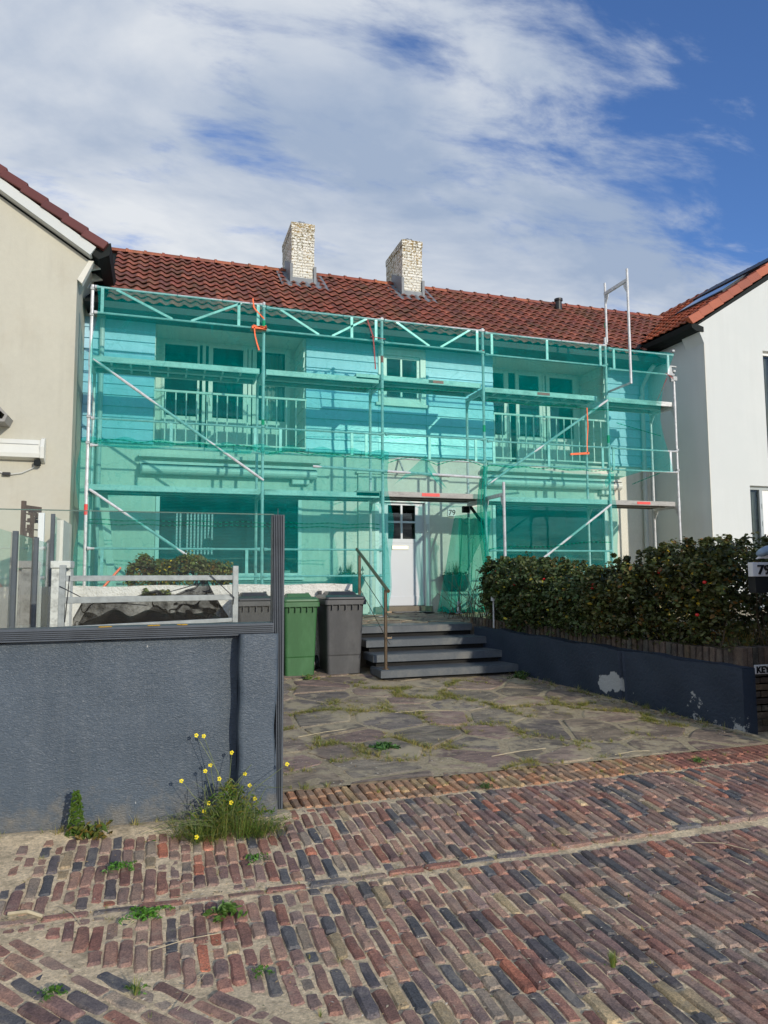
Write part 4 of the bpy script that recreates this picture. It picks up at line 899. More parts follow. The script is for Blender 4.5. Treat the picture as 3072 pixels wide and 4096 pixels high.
MB().tube([(PX[5], IY, 1.75), (PX[5] + .55, IY, 1.77)], .012, 6).build('wall_tie', M['alu'], sc)
MB().tube([(4.95 - .55, SY + 1.2, 3.52), (4.95 - .55, SY + 1.49, 3.82)], .02, 6).build('wall_tie', M['alu'], sc)

# ------------------------------------------------------------------ debris netting (hangs on the scaffold: separate things)
def sheet(name, label, fn, nu, nv, mat='net', group='green debris nets', cat='net'):
    mb = MB(); mb.grid(fn, nu, nv); o = mb.build(name, M[mat], None, smooth=True, fix=False); return tag(o, label, cat, group)
def bil(x, z, a=.05): return a * (sin(x * 2.1 + z * 1.3) * sin(z * 2.3 + .4) + .45 * sin(x * 5.3 - z * 2.2) + .3 * sin(x * 11 + z * 3))
def lerp_pts(pts, t):
    for (a, va), (b, vb) in zip(pts, pts[1:]):
        if t <= b: f = (t - a) / (b - a) if b > a else 0; return va + f * (vb - va)
    return pts[-1][1]
REDGE = [(3.1, 8.40), (3.30, 8.55), (3.50, 9.42), (3.58, 9.40), (4.21, 9.30), (4.58, 9.26), (5.2, 9.31), (5.6, 9.44), (5.98, 9.60)]
def upper(u, v):
    # bottom hem scalloped between its ties
    x0 = -1.00 + .05 * sin(v * 9); zb_at = lambda x: 3.52 + (.10 * abs(sin((x - 3.6) * pi / .96)) - .02 if 1.4 < x < 5.4 else (.05 * sin(x * 4) + .03))
    x = x0 + (9.60 - x0) * u
    if x > 8.12: zb = 3.52 - .34 * max(0, 1 - abs(x - 8.42) / .42)
    elif x > 5.4: zb = 3.50 + .03 * sin(x * 5)
    else: zb = zb_at(x)
    zt = 6.0 - .012 * x - .012 * abs(sin(x * pi / .52)); z = zb + (zt - zb) * v
    lim = lerp_pts(REDGE, max(3.2, z)) 
    if u > .80: x = 7.6 + (x - 7.6) * (lim - 7.6) / 2.0
    fold = 1 - math.exp(-((z - zt) / .25) ** 2)
    y = SY - .105 + bil(x, z, .022) * fold
    if x > 8.8: y += .10 * (x - 8.8) * sin(z * 3)
    return (x, y, z)
sheet('net', 'upper green debris net over the first floor and the gutter, full width of the scaffold', upper, 260, 60)
def lowl(u, v):
    x = -1.17 + .03 * sin(v * 14) + u * (3.66 + 1.17 + .16 * max(0, sin((1 - v) * 3.4)) * (1 - v)) ; z = .93 + v * (3.66 - .93 + .03 * sin(u * 60)) ; z += .0
    y = SY - .095 + bil(x + 3, z, .022)
    if x < -.9: y = SY - .095 + .10 * (1 - u) 
    return (x, y, z)
sheet('net', 'lower left green debris net in front of the big window left of the door', lowl, 130, 60)
def lowr(u, v):
    x = 5.42 + (8.16 - 5.42) * u + .03 * sin(v * 12) * u; z = 1.05 + v * (3.47 - 1.05 + .05 * sin(u * 5 + 1)); 
    return (x, SY - .10 + bil(x + 9, z, .022), z)
sheet('net', 'lower right green debris net in front of the window right of the door', lowr, 80, 50)
def bunch(u, v):    # gathered net pulled aside to the right of the door
    s = 1 - v; top = Vector((5.22 + .42 * u, 12.05 - .60 * u, 2.66 + .05 * u)); bl = Vector((4.92 + .70 * u ** .8, 12.28 - .45 * u, .90))
    mid = .10 * sin(pi * v)
    p = top * v + bl * s; k = sin(u * 17 + v * 3) * .08 + .05 * sin(u * 41 + v * 2); p.y += k * (1 - .5 * v); p.x += mid * (.25 - u * .4) + .015 * sin(u * 23 + v * 5)
    return p
mbn = MB(); mbn.grid(bunch, 60, 40)
mbn.grid(lambda u, v: Vector((5.25 + .34 * u * v + .10 * u, 12.0 - .5 * u, 2.60 - 1.35 * (1 - v) * (1 - .55 * u) + .02 * sin(u * 30))), 24, 20)
mbn.grid(lambda u, v: Vector((4.92 + 1.05 * u, 11.98 + .30 * v - .25 * u + .03 * sin(u * 19), .895 + .10 * (v * (1 - v) * 4) * (.6 + .4 * sin(u * 27)) + .015 * sin(u * 50 + v * 9))), 60, 10)
mbn.grid(lambda u, v: Vector((5.36 + .12 * u + .05 * sin(v * 7), SY - .10 + .05 * sin(u * 12), .98 + 2.5 * v)), 10, 40)
tag(mbn.build('net', M['netthick'], smooth=True, fix=False), 'gathered green net tied aside right of the front door and trailing on the floor', 'net', 'green debris nets')
# torn flap and a loose hem beside the door pole
mbn = MB(); mbn.grid(lambda u, v: Vector((3.72 + (1.02 * u) * (1 - v) + .62 * v, SY - .11 + .03 * sin(u * 9), 3.28 - .22 * (abs(u - .5) * 2) ** 2 * (1 - v) + .34 * v + .0)), 30, 12)
mbn.grid(lambda u, v: Vector((4.38 + .26 * v ** 1.3 + .03 * u, SY - .10 + .01 * sin(v * 20), 3.42 - .36 * v)), 3, 12)
mbn.grid(lambda u, v: Vector((3.60 + (.04 + .26 * (1 - v) ** 3) * u * (sin(pi * min(1, (1 - v) * 1.15)) * .9 + .25), SY - .09 + .02 * sin(v * 12 + u * 4), .95 + 1.65 * v)), 10, 30)
tag(mbn.build('net_flap', M['net'], smooth=True, fix=False), 'torn green net flap hanging over the tube above the front door and beside its pole', 'net', 'green debris nets')
# stitched hems of the nets: narrow ribbons, dashed by the stitching
def scal(x0, x1, z0, sag, n, y=SY - .13):
    m = 14; return [(x0 + (x1 - x0) * (i + k / m) / n, y, z0 + sag * sin(pi * k / m)) for i in range(n) for k in range(m)] + [(x1, y, z0)]
def mat_hem():
    m = mat_net('net_hem_stitch', (.3, .8, .65), (.0, .20, .14), .5); nt = m.node_tree; N = nt.nodes; L = nt.links
    tc = N.new('ShaderNodeTexCoord'); sp = N.new('ShaderNodeSeparateXYZ'); L.new(tc.outputs['Object'], sp.inputs[0]); mu = N.new('ShaderNodeMath'); mu.operation = 'MULTIPLY'; mu.inputs[1].default_value = 1 / .085; L.new(sp.outputs[0], mu.inputs[0])
    fr = N.new('ShaderNodeMath'); fr.operation = 'FRACT'; L.new(mu.outputs[0], fr.inputs[0]); gt_ = N.new('ShaderNodeMath'); gt_.operation = 'GREATER_THAN'; gt_.inputs[1].default_value = .5; L.new(fr.outputs[0], gt_.inputs[0]); m3 = N.new('ShaderNodeMath'); m3.operation = 'MULTIPLY'; m3.inputs[1].default_value = .75; L.new(gt_.outputs[0], m3.inputs[0])
    mx = [n for n in N if n.type == 'MIX_SHADER' and n.outputs[0].links and n.outputs[0].links[0].to_node.type == 'OUTPUT_MATERIAL'][0]; L.new(m3.outputs[0], mx.inputs[0]); return m
M['hem'] = mat_hem()
for own, pts in (('net', scal(3.65, 5.45, 3.46, .11, 2)), ('net', scal(1.65, 3.55, 3.53, .05, 3)), ('net', scal(-.95, 1.5, 3.60, .035, 4)), ('net.001', [(-1.0 + i * .11, SY - .125, 2.42 + .01 * sin(i)) for i in range(42)]), ('net.001', [(-1.0 + i * .11, SY - .125, 2.36 + .01 * sin(i + 1)) for i in range(42)]),
            ('net.002', [(5.5 + i * .1, SY - .125, 2.02 + .006 * i + .02 * sin(i * .4)) for i in range(26)]), ('net.002', [(5.5 + i * .1, SY - .125, 3.49 + .012 * sin(i * 1.1)) for i in range(27)]), ('net', [(8.5 + i * .08, SY - .13, 3.26 + .030 * i) for i in range(9)]), ('net', [(5.5 + i * .1, SY - .13, 4.66 + .02 * sin(i * .5)) for i in range(27)]), ('net', [(3.0 + i * .1, SY - .13, 4.70 + .005 * i) for i in range(24)]), ('net', [(8.2 + i * .1, SY - .13, 4.42 - .02 * i) for i in range(11)])):
    hm = MB(); n_ = len(pts) - 1; hm.v = [(p[0], p[1], p[2] + dz) for p in pts for dz in (-.009, .009)]; hm.f = [(2 * i, 2 * i + 2, 2 * i + 3, 2 * i + 1) for i in range(n_)]; hm.c = [None] * n_
    hm.build('net_hem', M['hem'], bpy.data.objects[own], fix=False)
# cable ties
for i, (x, z) in enumerate([(.65, 3.56), (1.1, 3.56), (2.3, 3.56), (3.2, 3.56), (.2, 6.0), (.9, 6.0), (2.2, 5.96), (2.9, 5.95), (4.4, 5.96), (6.2, 5.94), (7.1, 5.93), (7.7, 5.92)]):
    MB().tube([(x, SY - .07, z - .02), (x + .004, SY - .10, z + .09)], .0035, 5).tube([(x + .02 * cos(t), SY - .045, z + .02 * sin(t)) for t in [pi * k / 4 for k in range(9)]], .003, 4).build('cable_tie', M['ink'], bpy.data.objects['net'])
# straps
def strap(name, label, runs, mat):
    mb = MB()
    for pts in runs:
        for a, b in zip(pts, pts[1:]): mb.bar(a, b, .006, .034) if False else mb.hexa([Vector(a) + Vector((-.010, 0, 0)), Vector(a) + Vector((.010, 0, .010)), Vector(a) + Vector((.010, .004, .010)), Vector(a) + Vector((-.010, .004, 0))], [Vector(b) + Vector((-.010, 0, 0)), Vector(b) + Vector((.010, 0, .010)), Vector(b) + Vector((.010, .004, .010)), Vector(b) + Vector((-.010, .004, 0))])
    return tag(mb.build(name, M[mat], fix=True), label, 'strap')
ys_ = SY - .14
strap('strap', 'bright orange strap knotted round the second pole of the scaffold near the gutter', [[(1.37, ys_, 6.05), (1.39, ys_, 5.90), (1.46, ys_, 5.82), (1.56, ys_ + .03, 5.74)], [(1.38, ys_, 5.57), (1.46, ys_, 5.60), (1.59, ys_, 5.60)], [(1.38, ys_, 5.61), (1.59, ys_, 5.565)], [(1.40, ys_, 5.57), (1.41, ys_, 5.45), (1.44, ys_, 5.33), (1.48, ys_, 5.20)], [(1.58, ys_, 5.62), (1.59, ys_, 5.55)]], 'orange')
tag(MB().hexa([(1.36, ys_, 5.56), (1.60, ys_, 5.56), (1.60, SY + .03, 5.56), (1.36, SY + .03, 5.56)], [(1.36, ys_, 5.60), (1.60, ys_, 5.61), (1.60, SY + .03, 5.61), (1.36, SY + .03, 5.60)]).build('strap_loop', M['orange'], bpy.data.objects['strap']))
strap('strap', 'dark red strap hanging beside the third scaffold pole above the upper deck', [[(3.30, ys_, 5.90), (3.40, ys_, 5.62), (3.42, ys_, 5.4), (3.44, ys_, 5.05)], [(3.36, ys_, 5.61), (3.62, ys_, 5.59)]], 'redstrap')
strap('strap', 'orange-red strap hanging down in front of the right balcony railing', [[(7.70, IY - .1, 4.80), (7.56, ys_, 4.66), (7.57, ys_, 4.3), (7.54, ys_, 4.0), (7.54, ys_, 3.80)]], 'orange')
MB().hexa([(7.18, ys_, 3.755), (7.58, ys_, 3.79), (7.58, ys_ + .006, 3.79), (7.18, ys_ + .006, 3.755)], [(7.18, ys_, 3.79), (7.58, ys_, 3.83), (7.58, ys_ + .006, 3.83), (7.18, ys_ + .006, 3.79)]).build('strap_end', M['orange'], bpy.data.objects['strap.002'])
strap('strap', 'red strap wound round the rail end at the right end of the scaffold', [[(9.42, SY - .06, 5.50), (9.50, SY - .06, 5.46), (9.60, SY - .06, 5.40)], [(9.45, SY - .06, 5.40), (9.25, SY, 4.95)]], 'redstrap')
# planks and boards standing around
pk = MB(); pk.bar((-.62, 12.0, .9), (-.86, 12.05, 2.95), .12, .03, up=(0, 1, 0)); tag(pk.build('plank', M['cream'], bevel=.004), 'long pale plank leaning upright behind the lower left net', 'plank')
pk = MB(); pk.bar((-.80, 10.1, 1.30), (-.48, 10.2, 1.70), .03, .13, up=(0, 1, 0)); tag(pk.build('board', M['orangeboard'], bevel=.01), 'orange board sticking up behind the low white wall', 'board')

# ------------------------------------------------------------------ steps, handrail, walls of the forecourt
st = thing('front_steps', 'four broad anthracite painted steps leading up to the front door', 'steps', (3.5, 9.0, .3))
SX0, SX1 = 2.62, 4.72
for (zt, yf, xr) in ((.88, 9.40, 4.30), (.725, 9.05, 4.38), (.568, 8.73, 4.45), (.415, 8.41, 4.53)):
    s = MB(); s.box(SX0, xr, yf, yf + .46, zt - .088, zt); s.box(SX0 + .012, xr, yf + .012, yf + .46, zt - .0, zt + .006)
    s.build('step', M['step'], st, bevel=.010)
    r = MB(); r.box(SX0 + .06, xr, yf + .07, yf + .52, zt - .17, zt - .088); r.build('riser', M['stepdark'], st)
hr = thing('handrail', 'stainless steel handrail on two posts beside the front steps', 'handrail', (2.7, 8.5, .41))
for (y, z0, z1) in ((8.52, .42, 1.40), (9.72, .88, 1.86)):
    p = MB(); p.tube([(2.72, y, z0), (2.72, y, z1)], .0212, 12); p.tube([(2.72, y, z0), (2.72, y, z0 + .012)], .045, 16); p.tube([(2.72, y, z1), (2.72, y, z1 + .03)], .012, 8); p.build('post', M['bronze'], hr, smooth=False)
p = MB(); p.tube([(2.72, 8.40, 1.385), (2.72, 9.86, 1.955)], .0225, 14); p.build('grip', M['bronze'], hr)
for (z0, z1) in ((.80, 1.38), (1.12, 1.60)):
    dz = .0; p = MB(); p.tube([(2.72 + .0, 8.36, z0 - .06), (2.72, 9.80, z1 + .06)], .0055, 6); p.box(2.70, 2.80, 8.515, 8.525, z0 - .005, z0 + .012); p.build('rod', M['bronze'], hr)
# low white wall behind the bins
lw = MB(); lw.grid(lambda u, v: (-1.28 + 3.86 * u, 9.60 + .006 * sin(u * 60 + v * 9) + .004 * sin(u * 150), .2 + 1.265 * v + .008 * sin(u * 23) * v), 150, 12)
lw.box(-1.28, 2.57, 9.607, 9.86, .2, 1.452); lw.grid(lambda u, v: (-1.28 + 3.86 * u, 9.60 + .26 * v, 1.463 + .006 * sin(u * 31)), 60, 1); lw.add([(2.58, 9.6, .2), (2.58, 9.86, .2), (2.58, 9.86, 1.463), (2.58, 9.6, 1.463)], [(0, 1, 2, 3)])
tag(lw.build('low_wall', surf('rough_white_wall', (.74, .72, .66), .8, .08, 3, (.5, .48, .42), 5, .3, 1.0, 28, .03), fix=False), 'rough white low wall behind the wheelie bins', 'wall')
soil = MB(); soil.box(-1.28, 2.5, 9.86, 11.0, .88, 1.35); tag(soil.build('soil', M['sand']), kind='structure')
# white pier and cream wall stub at the left boundary
pr_ = MB(); pr_.box(-1.20, -1.06, 9.20, 9.59, .2, 1.69); pr_.box(-1.20, -1.0, 9.30, 9.60, .2, 1.68); pr_.box(-1.21, -.99, 9.17, 9.60, 1.69, 1.775)
tag(pr_.build('wall_pier', surf('pier_white', (.68, .68, .64), .8, .08, 3, (.08, .08, .07), 9, .7, .5, 40, .01), bevel=.01), 'white wall pier with dark stains left of the steel rack', 'pier')
# foundation wall in navy along the drive
nv = MB()
def navy(u, v):   # left face
    y = 5.40 + 3.9 * u; x = WX(y); z = .06 + v * (.70 + .155 * u ** 1.1 + .01 * sin(u * 31) - .06) ; return (x + .010 * sin(u * 40) * sin(v * 5) + (.03 if .345 < u < .36 else 0) + (.012 if u < .345 else 0), y, z)
nv.grid(lambda u, v: navy(1 - u, v), 200, 10)
nv.grid(lambda u, v: (lambda p: (p[0] + .15 * v, p[1], p[2] + .004 * sin(u * 70)))(navy(1 - u, 1.0)), 120, 2)
nv.add([(5.21, 5.40, .0), (5.36, 5.40, .0), (5.36, 5.40, .70), (5.21, 5.40, .70)], [(0, 1, 2, 3)]); nv.add([(5.355, 5.40, .0), (4.44, 9.3, .0), (4.44, 9.3, .84), (5.355, 5.40, .70)], [(0, 1, 2, 3)])
tag(nv.build('garden_wall', M['navy'], fix=False), 'dark navy garden wall with flaking paint along the right side of the driveway', 'wall')
# brick edging behind it and brick wall with the name sign
eb = MB()
def edge_cols(): k = U(.7, 1.2); return tuple(c * k for c in rnd.choice([(.13, .10, .08), (.11, .09, .075), (.16, .12, .08), (.10, .095, .08)]))
y = 5.66
while y < 9.6:
    x = WX(y) + .15; zz = .835 + .03 * (y - 5.4); eb.hexa([(x + U(0, .012), y, .66), (x + .12, y, .66), (x + .11, y + .064, .66), (x + U(-.01, .01), y + .064, .66)], [(x + .012, y + .003, zz + U(-.01, .01)), (x + .12, y + .003, zz), (x + .11, y + .060, zz), (x + .01, y + .060, zz + U(-.01, .01))], edge_cols()); y += .0715
tag(eb.build('brick_edging', mat_brick('edging_brick'), bevel=.006), 'upright brick edging of the flower bed on top of the navy wall', 'edging')
eb = MB(); z = .0
row = 0
while z < .64:
    x = 5.365 + (.10 if row % 2 else 0) - .0
    while x < 8.2: eb.box(x, x + .198, 5.545 + U(0, .008), 5.66, z, z + .054, edge_cols(), j=.002); x += .21
    z += .066; row += 1
x = 5.36
while x < 8.2: eb.box(x, x + .058, 5.535 + U(0, .01), 5.68, .66, .87 + U(-.006, .006), edge_cols(), j=.002); x += .068
eb.box(5.37, 8.2, 5.56, 5.70, 0, .84, (.09, .08, .065))
tag(eb.build('brick_wall', bpy.data.materials['edging_brick'], bevel=.004), 'low dark brick wall at the right edge carrying the name sign', 'wall')
sg = MB(); sg.box(5.475, 6.05, 5.515, 5.530, .620, .708); sgo = tag(sg.build('name_sign', M['paper'], bevel=.004), 'small white name sign with black letters on the low brick wall', 'sign')
text('KEY', .085, (5.49, 5.513, .634), M['ink'], 'letters', sgo, sx=1.05, bold=.003)
sg = MB(); sg.box(5.395, 5.78, 5.40, 5.46, 1.555, 1.69); sgo = tag(sg.build('house_number_sign', M['paper'], bevel=.004), 'white block with the number 79 standing in the hedge at the right edge', 'sign')
text('79', .125, (5.445, 5.398, 1.578), M['ink'], 'digits', sgo, ex=.010, sx=1.25, bold=.002)
sg = MB(); sg.box(5.43, 5.85, 5.41, 5.50, 1.40, 1.555); sg.tube([(5.7, 5.46, .8), (5.7, 5.46, 1.45)], .03, 8); sg.build('stand', M['black'], sgo)
gu = MB(); 
def ell(mb, c, r, n=14, m=9, tilt=0.0):
    c = Vector(c); o = len(mb.v)
    for i in range(m + 1):
        t = pi * i / m
        for k in range(n):
            a = 2 * pi * k / n; v = Vector((r[0] * cos(t), r[1] * sin(t) * cos(a), r[2] * sin(t) * sin(a))); v = Vector((v.x * cos(tilt) - v.z * sin(tilt), v.y, v.x * sin(tilt) + v.z * cos(tilt))); mb.v.append(tuple(c + v))
    for i in range(m):
        for k in range(n): k2 = (k + 1) % n; mb.f.append((o + i * n + k, o + i * n + k2, o + (i + 1) * n + k2, o + (i + 1) * n + k)); mb.c.append(None)
gb = thing('bird_figure', 'grey and white gull figure sitting on the number 79 block', 'figurine', (5.6, 5.43, 1.69))
gu = MB(); ell(gu, (5.63, 5.43, 1.79), (.11, .055, .06), tilt=.30); ell(gu, (5.73, 5.43, 1.88), (.045, .04, .042)); gu.tube([(5.60, 5.43, 1.765), (5.47, 5.43, 1.725)], [.035, .004], 8); gu.build('body', M['paper'], gb, smooth=True)
gu = MB(); ell(gu, (5.59, 5.425, 1.80), (.115, .062, .045), tilt=.34); gu.build('wings', M['gullgrey'], gb, smooth=True); MB().tube([(5.76, 5.43, 1.875), (5.82, 5.43, 1.86)], [.012, .003], 6).build('beak', M['yellow'], gb)
# plinths with bowls
def cone_orn(mb, x, y, z): mb.lathe((x, y, z), [(.004, -.10), (.004, 0), (.030, 0), (.026, .02), (.014, .05), (.002, .085)], 8)
def blades(mb, x, y, z, n, h, sp, w=.006, cols=((.8, 1, .7), (1, 1, .8))):
    for i in range(n):
        a = U(0, 2 * pi); r0 = U(0, sp * .35); hh = h * U(.55, 1.1); bx, by = x + r0 * cos(a), y + r0 * sin(a); lx, ly = sp * U(.1, 1) * cos(a), sp * U(.1, 1) * sin(a)
        pts = [(0, 0, 0), (.35 * lx, .35 * ly, .5 * hh), (lx, ly, hh * U(.75, 1))]; t = a + pi / 2; ww = w * U(.6, 1.2); c = rnd.choice(cols)
        k = len(mb.v)
        for j, (px, py, pz) in enumerate(pts[:2]): f = 1 - .25 * j; mb.v.extend([(bx + px - ww * f * cos(t) / 2, by + py - ww * f * sin(t) / 2, z + pz), (bx + px + ww * f * cos(t) / 2, by + py + ww * f * sin(t) / 2, z + pz)])
        mb.v.append((bx + pts[2][0], by + pts[2][1], z + pts[2][2])); mb.f.extend([(k, k + 1, k + 3, k + 2), (k + 2, k + 3, k + 4)]); mb.c.extend([c, c])
def leafdisc(mb, p, s, col, nrm=None, ar=.62):
    d = Vector((U(-1, 1), U(-1, 1), U(-.5, .5))).normalized(); n = nrm if nrm is not None else Vector((U(-.8, .8), U(-.9, .3), U(.1, 1))).normalized()
    a = (d - n * d.dot(n)).normalized(); b = n.cross(a); p = Vector(p); f = n * s * .16; k = len(mb.v)
    mb.v.extend([tuple(p - a * s * .5), tuple(p - a * s * .12 + b * s * ar * .5 + f), tuple(p + a * s * .28 + b * s * ar * .38 + f * .8), tuple(p + a * s * .55), tuple(p + a * s * .28 - b * s * ar * .38 + f * .8), tuple(p - a * s * .12 - b * s * ar * .5 + f)])
    mb.f.extend([(k, k + 1, k + 2, k + 3), (k, k + 3, k + 4, k + 5)]); mb.c.extend([col, col])
for (bx, x0, x1, lab, lab2) in ((5.49, 5.20, 5.82, 'cream square plinth right of the front door behind the net', 'dark bowl planter with grasses on the right plinth'), (3.36, 3.02, 3.63, 'cream square plinth left of the front door behind the net', 'dark bowl planter with grasses on the left plinth')):
    b = MB(); b.box(x0, x1, 12.40, 12.89, T, 1.255); tag(b.build('plinth', M['cream'], bevel=.008), lab, 'plinth', 'plinths beside the front door')
    pt = thing('planter', lab2, 'planter', (bx, 12.66, 1.26), 'bowl planters beside the front door')
    q = MB(); q.lathe((bx, 12.66, 1.257), [(.15, 0), (.21, .07), (.265, .18), (.285, .30), (.29, .315), (.272, .315), (.268, .28)], 32); q.build('bowl', M['tealpot'], pt, smooth=True)
    q = MB(); q.lathe((bx, 12.66, 1.53), [(.267, 0), (.267, .01)], 24); q.build('soil', M['sand'], pt)
    q = MB(); blades(q, bx - .03, 12.66, 1.54, 90, .34, .16, .008)
    for i in range(150): a = U(0, 6.28); r = U(0, .25); leafdisc(q, (bx + r * cos(a), 12.66 + r * sin(a), 1.55 + U(0, .07)), .05, rnd.choice([(1, 1, 1), (.8, .9, .9), (1.2, 1.1, .7)]))
    q.build('plant', M['leaf'], pt, fix=False)
    for dx in ((.18,) if bx > 5 else (-.22, .2)): q = MB(); cone_orn(q, bx + dx, 12.52, 1.66); q.build('cone_ornament', M['wood'], pt)
tag(MB().box(4.12, 4.86, 12.25, 12.70, T + .004, T + .022).build('doormat', M['ink'], bevel=.005), 'dark doormat in front of the white front door', 'doormat')
tb = MB(); tb.tube([(5.12, 11.75, .92), (5.22, 11.98, 1.08)], .03, 10); tb.box(5.07, 5.17, 11.70, 11.78, .885, .90); tag(tb.build('metal_foot', M['alu']), 'short metal tube foot lying on the trailing green net by the door', 'tube')
# figures on the right window sill
zs = 1.622
vf = thing('statuette', 'pale seated mother statuette on the sill of the right window', 'statuette', (8.05, F + .035, zs)); q = MB(); q.lathe((8.05, F + .035, zs), [(.075, 0), (.075, .03), (.06, .05), (.062, .12), (.05, .19), (.03, .235), (.034, .27), (.026, .31), (.004, .33)], 14, sy=.5); q.build('figure', M['figure'], vf, smooth=True)
q = MB()
for k in range(5): a = pi / 2 + k * 2 * pi / 5; q.tube([(8.62, F + .03, zs + .13), (8.62 + .12 * cos(a), F + .03, zs + .13 + .12 * sin(a))], [.016, .005], 6)
tag(q.build('starfish', M['figure']), 'pale starfish leaning against the glass of the right window', 'ornament')
q = MB()
for i in range(14): ell(q, (7.3 + i * .028, F + .035, zs + .035 + .10 * max(0, 1 - i / 6) + U(0, .02)), (.024, .018, .020), 7, 5)
tag(q.build('shells', M['figure'], smooth=True), 'row of pale shells and coral on the right window sill', 'ornament')
q = MB(); q.tube([(2.12, F + .035, zs), (2.12, F + .035, zs + .09)], .035, 12); q.bar((2.12, F + .03, zs + .08), (2.19, F + .03, zs + .22), .018, .01); q.box(2.2, 2.3, F + .025, F + .045, zs, zs + .05)
tag(q.build('cup', M['figure']), 'small cup with a brush on the sill of the left window', 'cup')

# ------------------------------------------------------------------ wheelie bins
def bin_(cx, yf, W, Dp, H, z0, mat, label, lidh=.12, yaw=0.0, lidtone=None):
    t = thing('wheelie_bin', label, 'wheelie bin', (cx, yf + Dp / 2, z0), 'wheelie bins in front of the low white wall'); t.rotation_euler = (0, 0, yaw)
    def rr(wx, y0, y1, z, r=.035, n=4):
        pts = []
        for (sx, sy, a0) in ((1, 0, -90), (1, 1, 0), (-1, 1, 90), (-1, 0, 180)):
            ccx = sx * (wx / 2 - r); ccy = (y1 - r) if sy else (y0 + r)
            for k in range(n + 1): a = radians(a0 + 90 * k / n); pts.append((ccx + r * cos(a), ccy + r * sin(a), z))
        return pts
    def loft(mb, rings):
        n = len(rings[0]); vs = [p for r in rings for p in r]; fs = [tuple(reversed(range(n))), tuple(range((len(rings) - 1) * n, len(rings) * n))]
        for j in range(len(rings) - 1):
            for i in range(n): fs.append((j * n + i, j * n + (i + 1) % n, (j + 1) * n + (i + 1) % n, (j + 1) * n + i))
        mb.add(vs, fs)
    def place(mb, name, m, bev=0.0):
        me_v = [(v[0], v[1] - Dp / 2, v[2]) for v in mb.v]; mb.v = me_v; o = mb.build(name, m, None, bevel=bev); o.parent = t; return o
    b = MB(); hb = H - .10; wb, wt = W * .78, W * .90
    lf = lambda f: (wb + (wt - wb) * f)
    loft(b, [rr(lf(0), .10, Dp * .80, .0), rr(lf(.25), .09, Dp * .83, hb * .25), rr(lf(.26), .082, Dp * .83, hb * .27), rr(lf(.9), .035, Dp * .93, hb * .93), rr(W * .90, .03, Dp * .95, hb), rr(W * .90, .03, Dp * .95, hb + .0)])
    place(b, 'body', m_body[mat], .004)
    b = MB(); loft(b, [rr(W * .93, .0, Dp * .97, hb - .045), rr(W * .99, -.005, Dp, hb - .04), rr(W * .99, -.005, Dp, hb + .018), rr(W * .95, .01, Dp * .98, hb + .02)]); place(b, 'rim', m_body[mat], .004)
    b = MB()
    for k in range(5): xx = -W * .32 + k * W * .16; b.box(xx - .004, xx + .004, .0, .05, hb - .11, hb - .04)
    place(b, 'rib', m_body[mat])
    b = MB(); loft(b, [rr(W * .93, .0, Dp * 1.0, hb + .021), rr(W * .95, -.008, Dp * 1.0, hb + .03), rr(W * .94, .0, Dp * 1.0, hb + .055), rr(W * .84, .07, Dp * .96, hb + .075), rr(W * .80, .08, Dp * .95, hb + .078)])
    loft(b, [rr(W * .70, .16, Dp * .80, hb + .078), rr(W * .60, .22, Dp * .75, hb + lidh)])
    for sx in (-1, 1): b.box(sx * W * .36 - .018, sx * W * .36 + .018, Dp * .86, Dp * 1.02, hb + .07, hb + .125)
    place(b, 'lid', m_lid[mat], .005)
    b = MB(); b.tube([(-W * .42, Dp * 1.03, hb - .0), (W * .42, Dp * 1.03, hb - .0)], .015, 8); place(b, 'handle', m_lid[mat])
    for sx in (-1, 1):
        b = MB(); b.tube([(sx * (W * .44), Dp * .84, .10), (sx * (W * .44 + .045), Dp * .84, .10)], .10, 18); b.tube([(sx * (W * .44 - .005), Dp * .84, .10), (sx * (W * .44 + .05), Dp * .84, .10)], .035, 12); place(b, 'wheel', M['black'], .006)
    return t
m_body = {'g': M['greenbin'], 'd': M['greybin']}; m_lid = {'g': surf('green_lid', (.060, .150, .062), .42, .15, 3, (.12, .18, .11), 7, .5), 'd': surf('grey_lid', (.038, .040, .044), .30, .2, 3)}
gzb = gz(2, 9.0) + .006
bin_(1.735, 8.90, .475, .55, 1.01, gzb, 'g', 'green wheelie bin between the tall post and the dark grey bin')
bin_(2.305, 8.88, .555, .70, 1.03, gzb, 'd', 'large dark grey wheelie bin beside the front steps')
bin_(1.17, 8.92, .50, .58, 1.03, gzb, 'd', 'dark bin half hidden behind the tall post, left of the green bin')

# ------------------------------------------------------------------ steel rack with black mesh
rk = thing('steel_rack', 'galvanised steel rack of three rails behind the foreground wall', 'rack', (-.05, 7.4, .2))
RYy = 7.4
def hb_(z0, z1, zr0, zr1, name='rail'): m = MB(); m.hexa([(-.84, RYy - .02, z0), (.74, RYy - .02, zr0), (.74, RYy + .02, zr0), (-.84, RYy + .02, z0)], [(-.84, RYy - .02, z1), (.74, RYy - .02, zr1), (.74, RYy + .02, zr1), (-.84, RYy + .02, z1)]); return m.build(name, M['galv'], rk, bevel=.004)
hb_(1.545, 1.60, 1.545, 1.595); hb_(1.335, 1.395, 1.345, 1.40); hb_(1.075, 1.12, 1.125, 1.165)
for (x, ztop) in ((-.865, 1.70), (.755, 1.69)): MB().box(x - .028, x + .028, RYy - .03, RYy + .03, .2, ztop).build('upright', M['galv'], rk, bevel=.004)
MB().box(-.06, -.02, RYy - .02, RYy + .02, .2, 1.09).build('upright', M['galv'], rk)
MB().box(-.85, .75, RYy + .03, RYy + 1.0, .62, .68).build('base_tray', M['galv'], rk); 
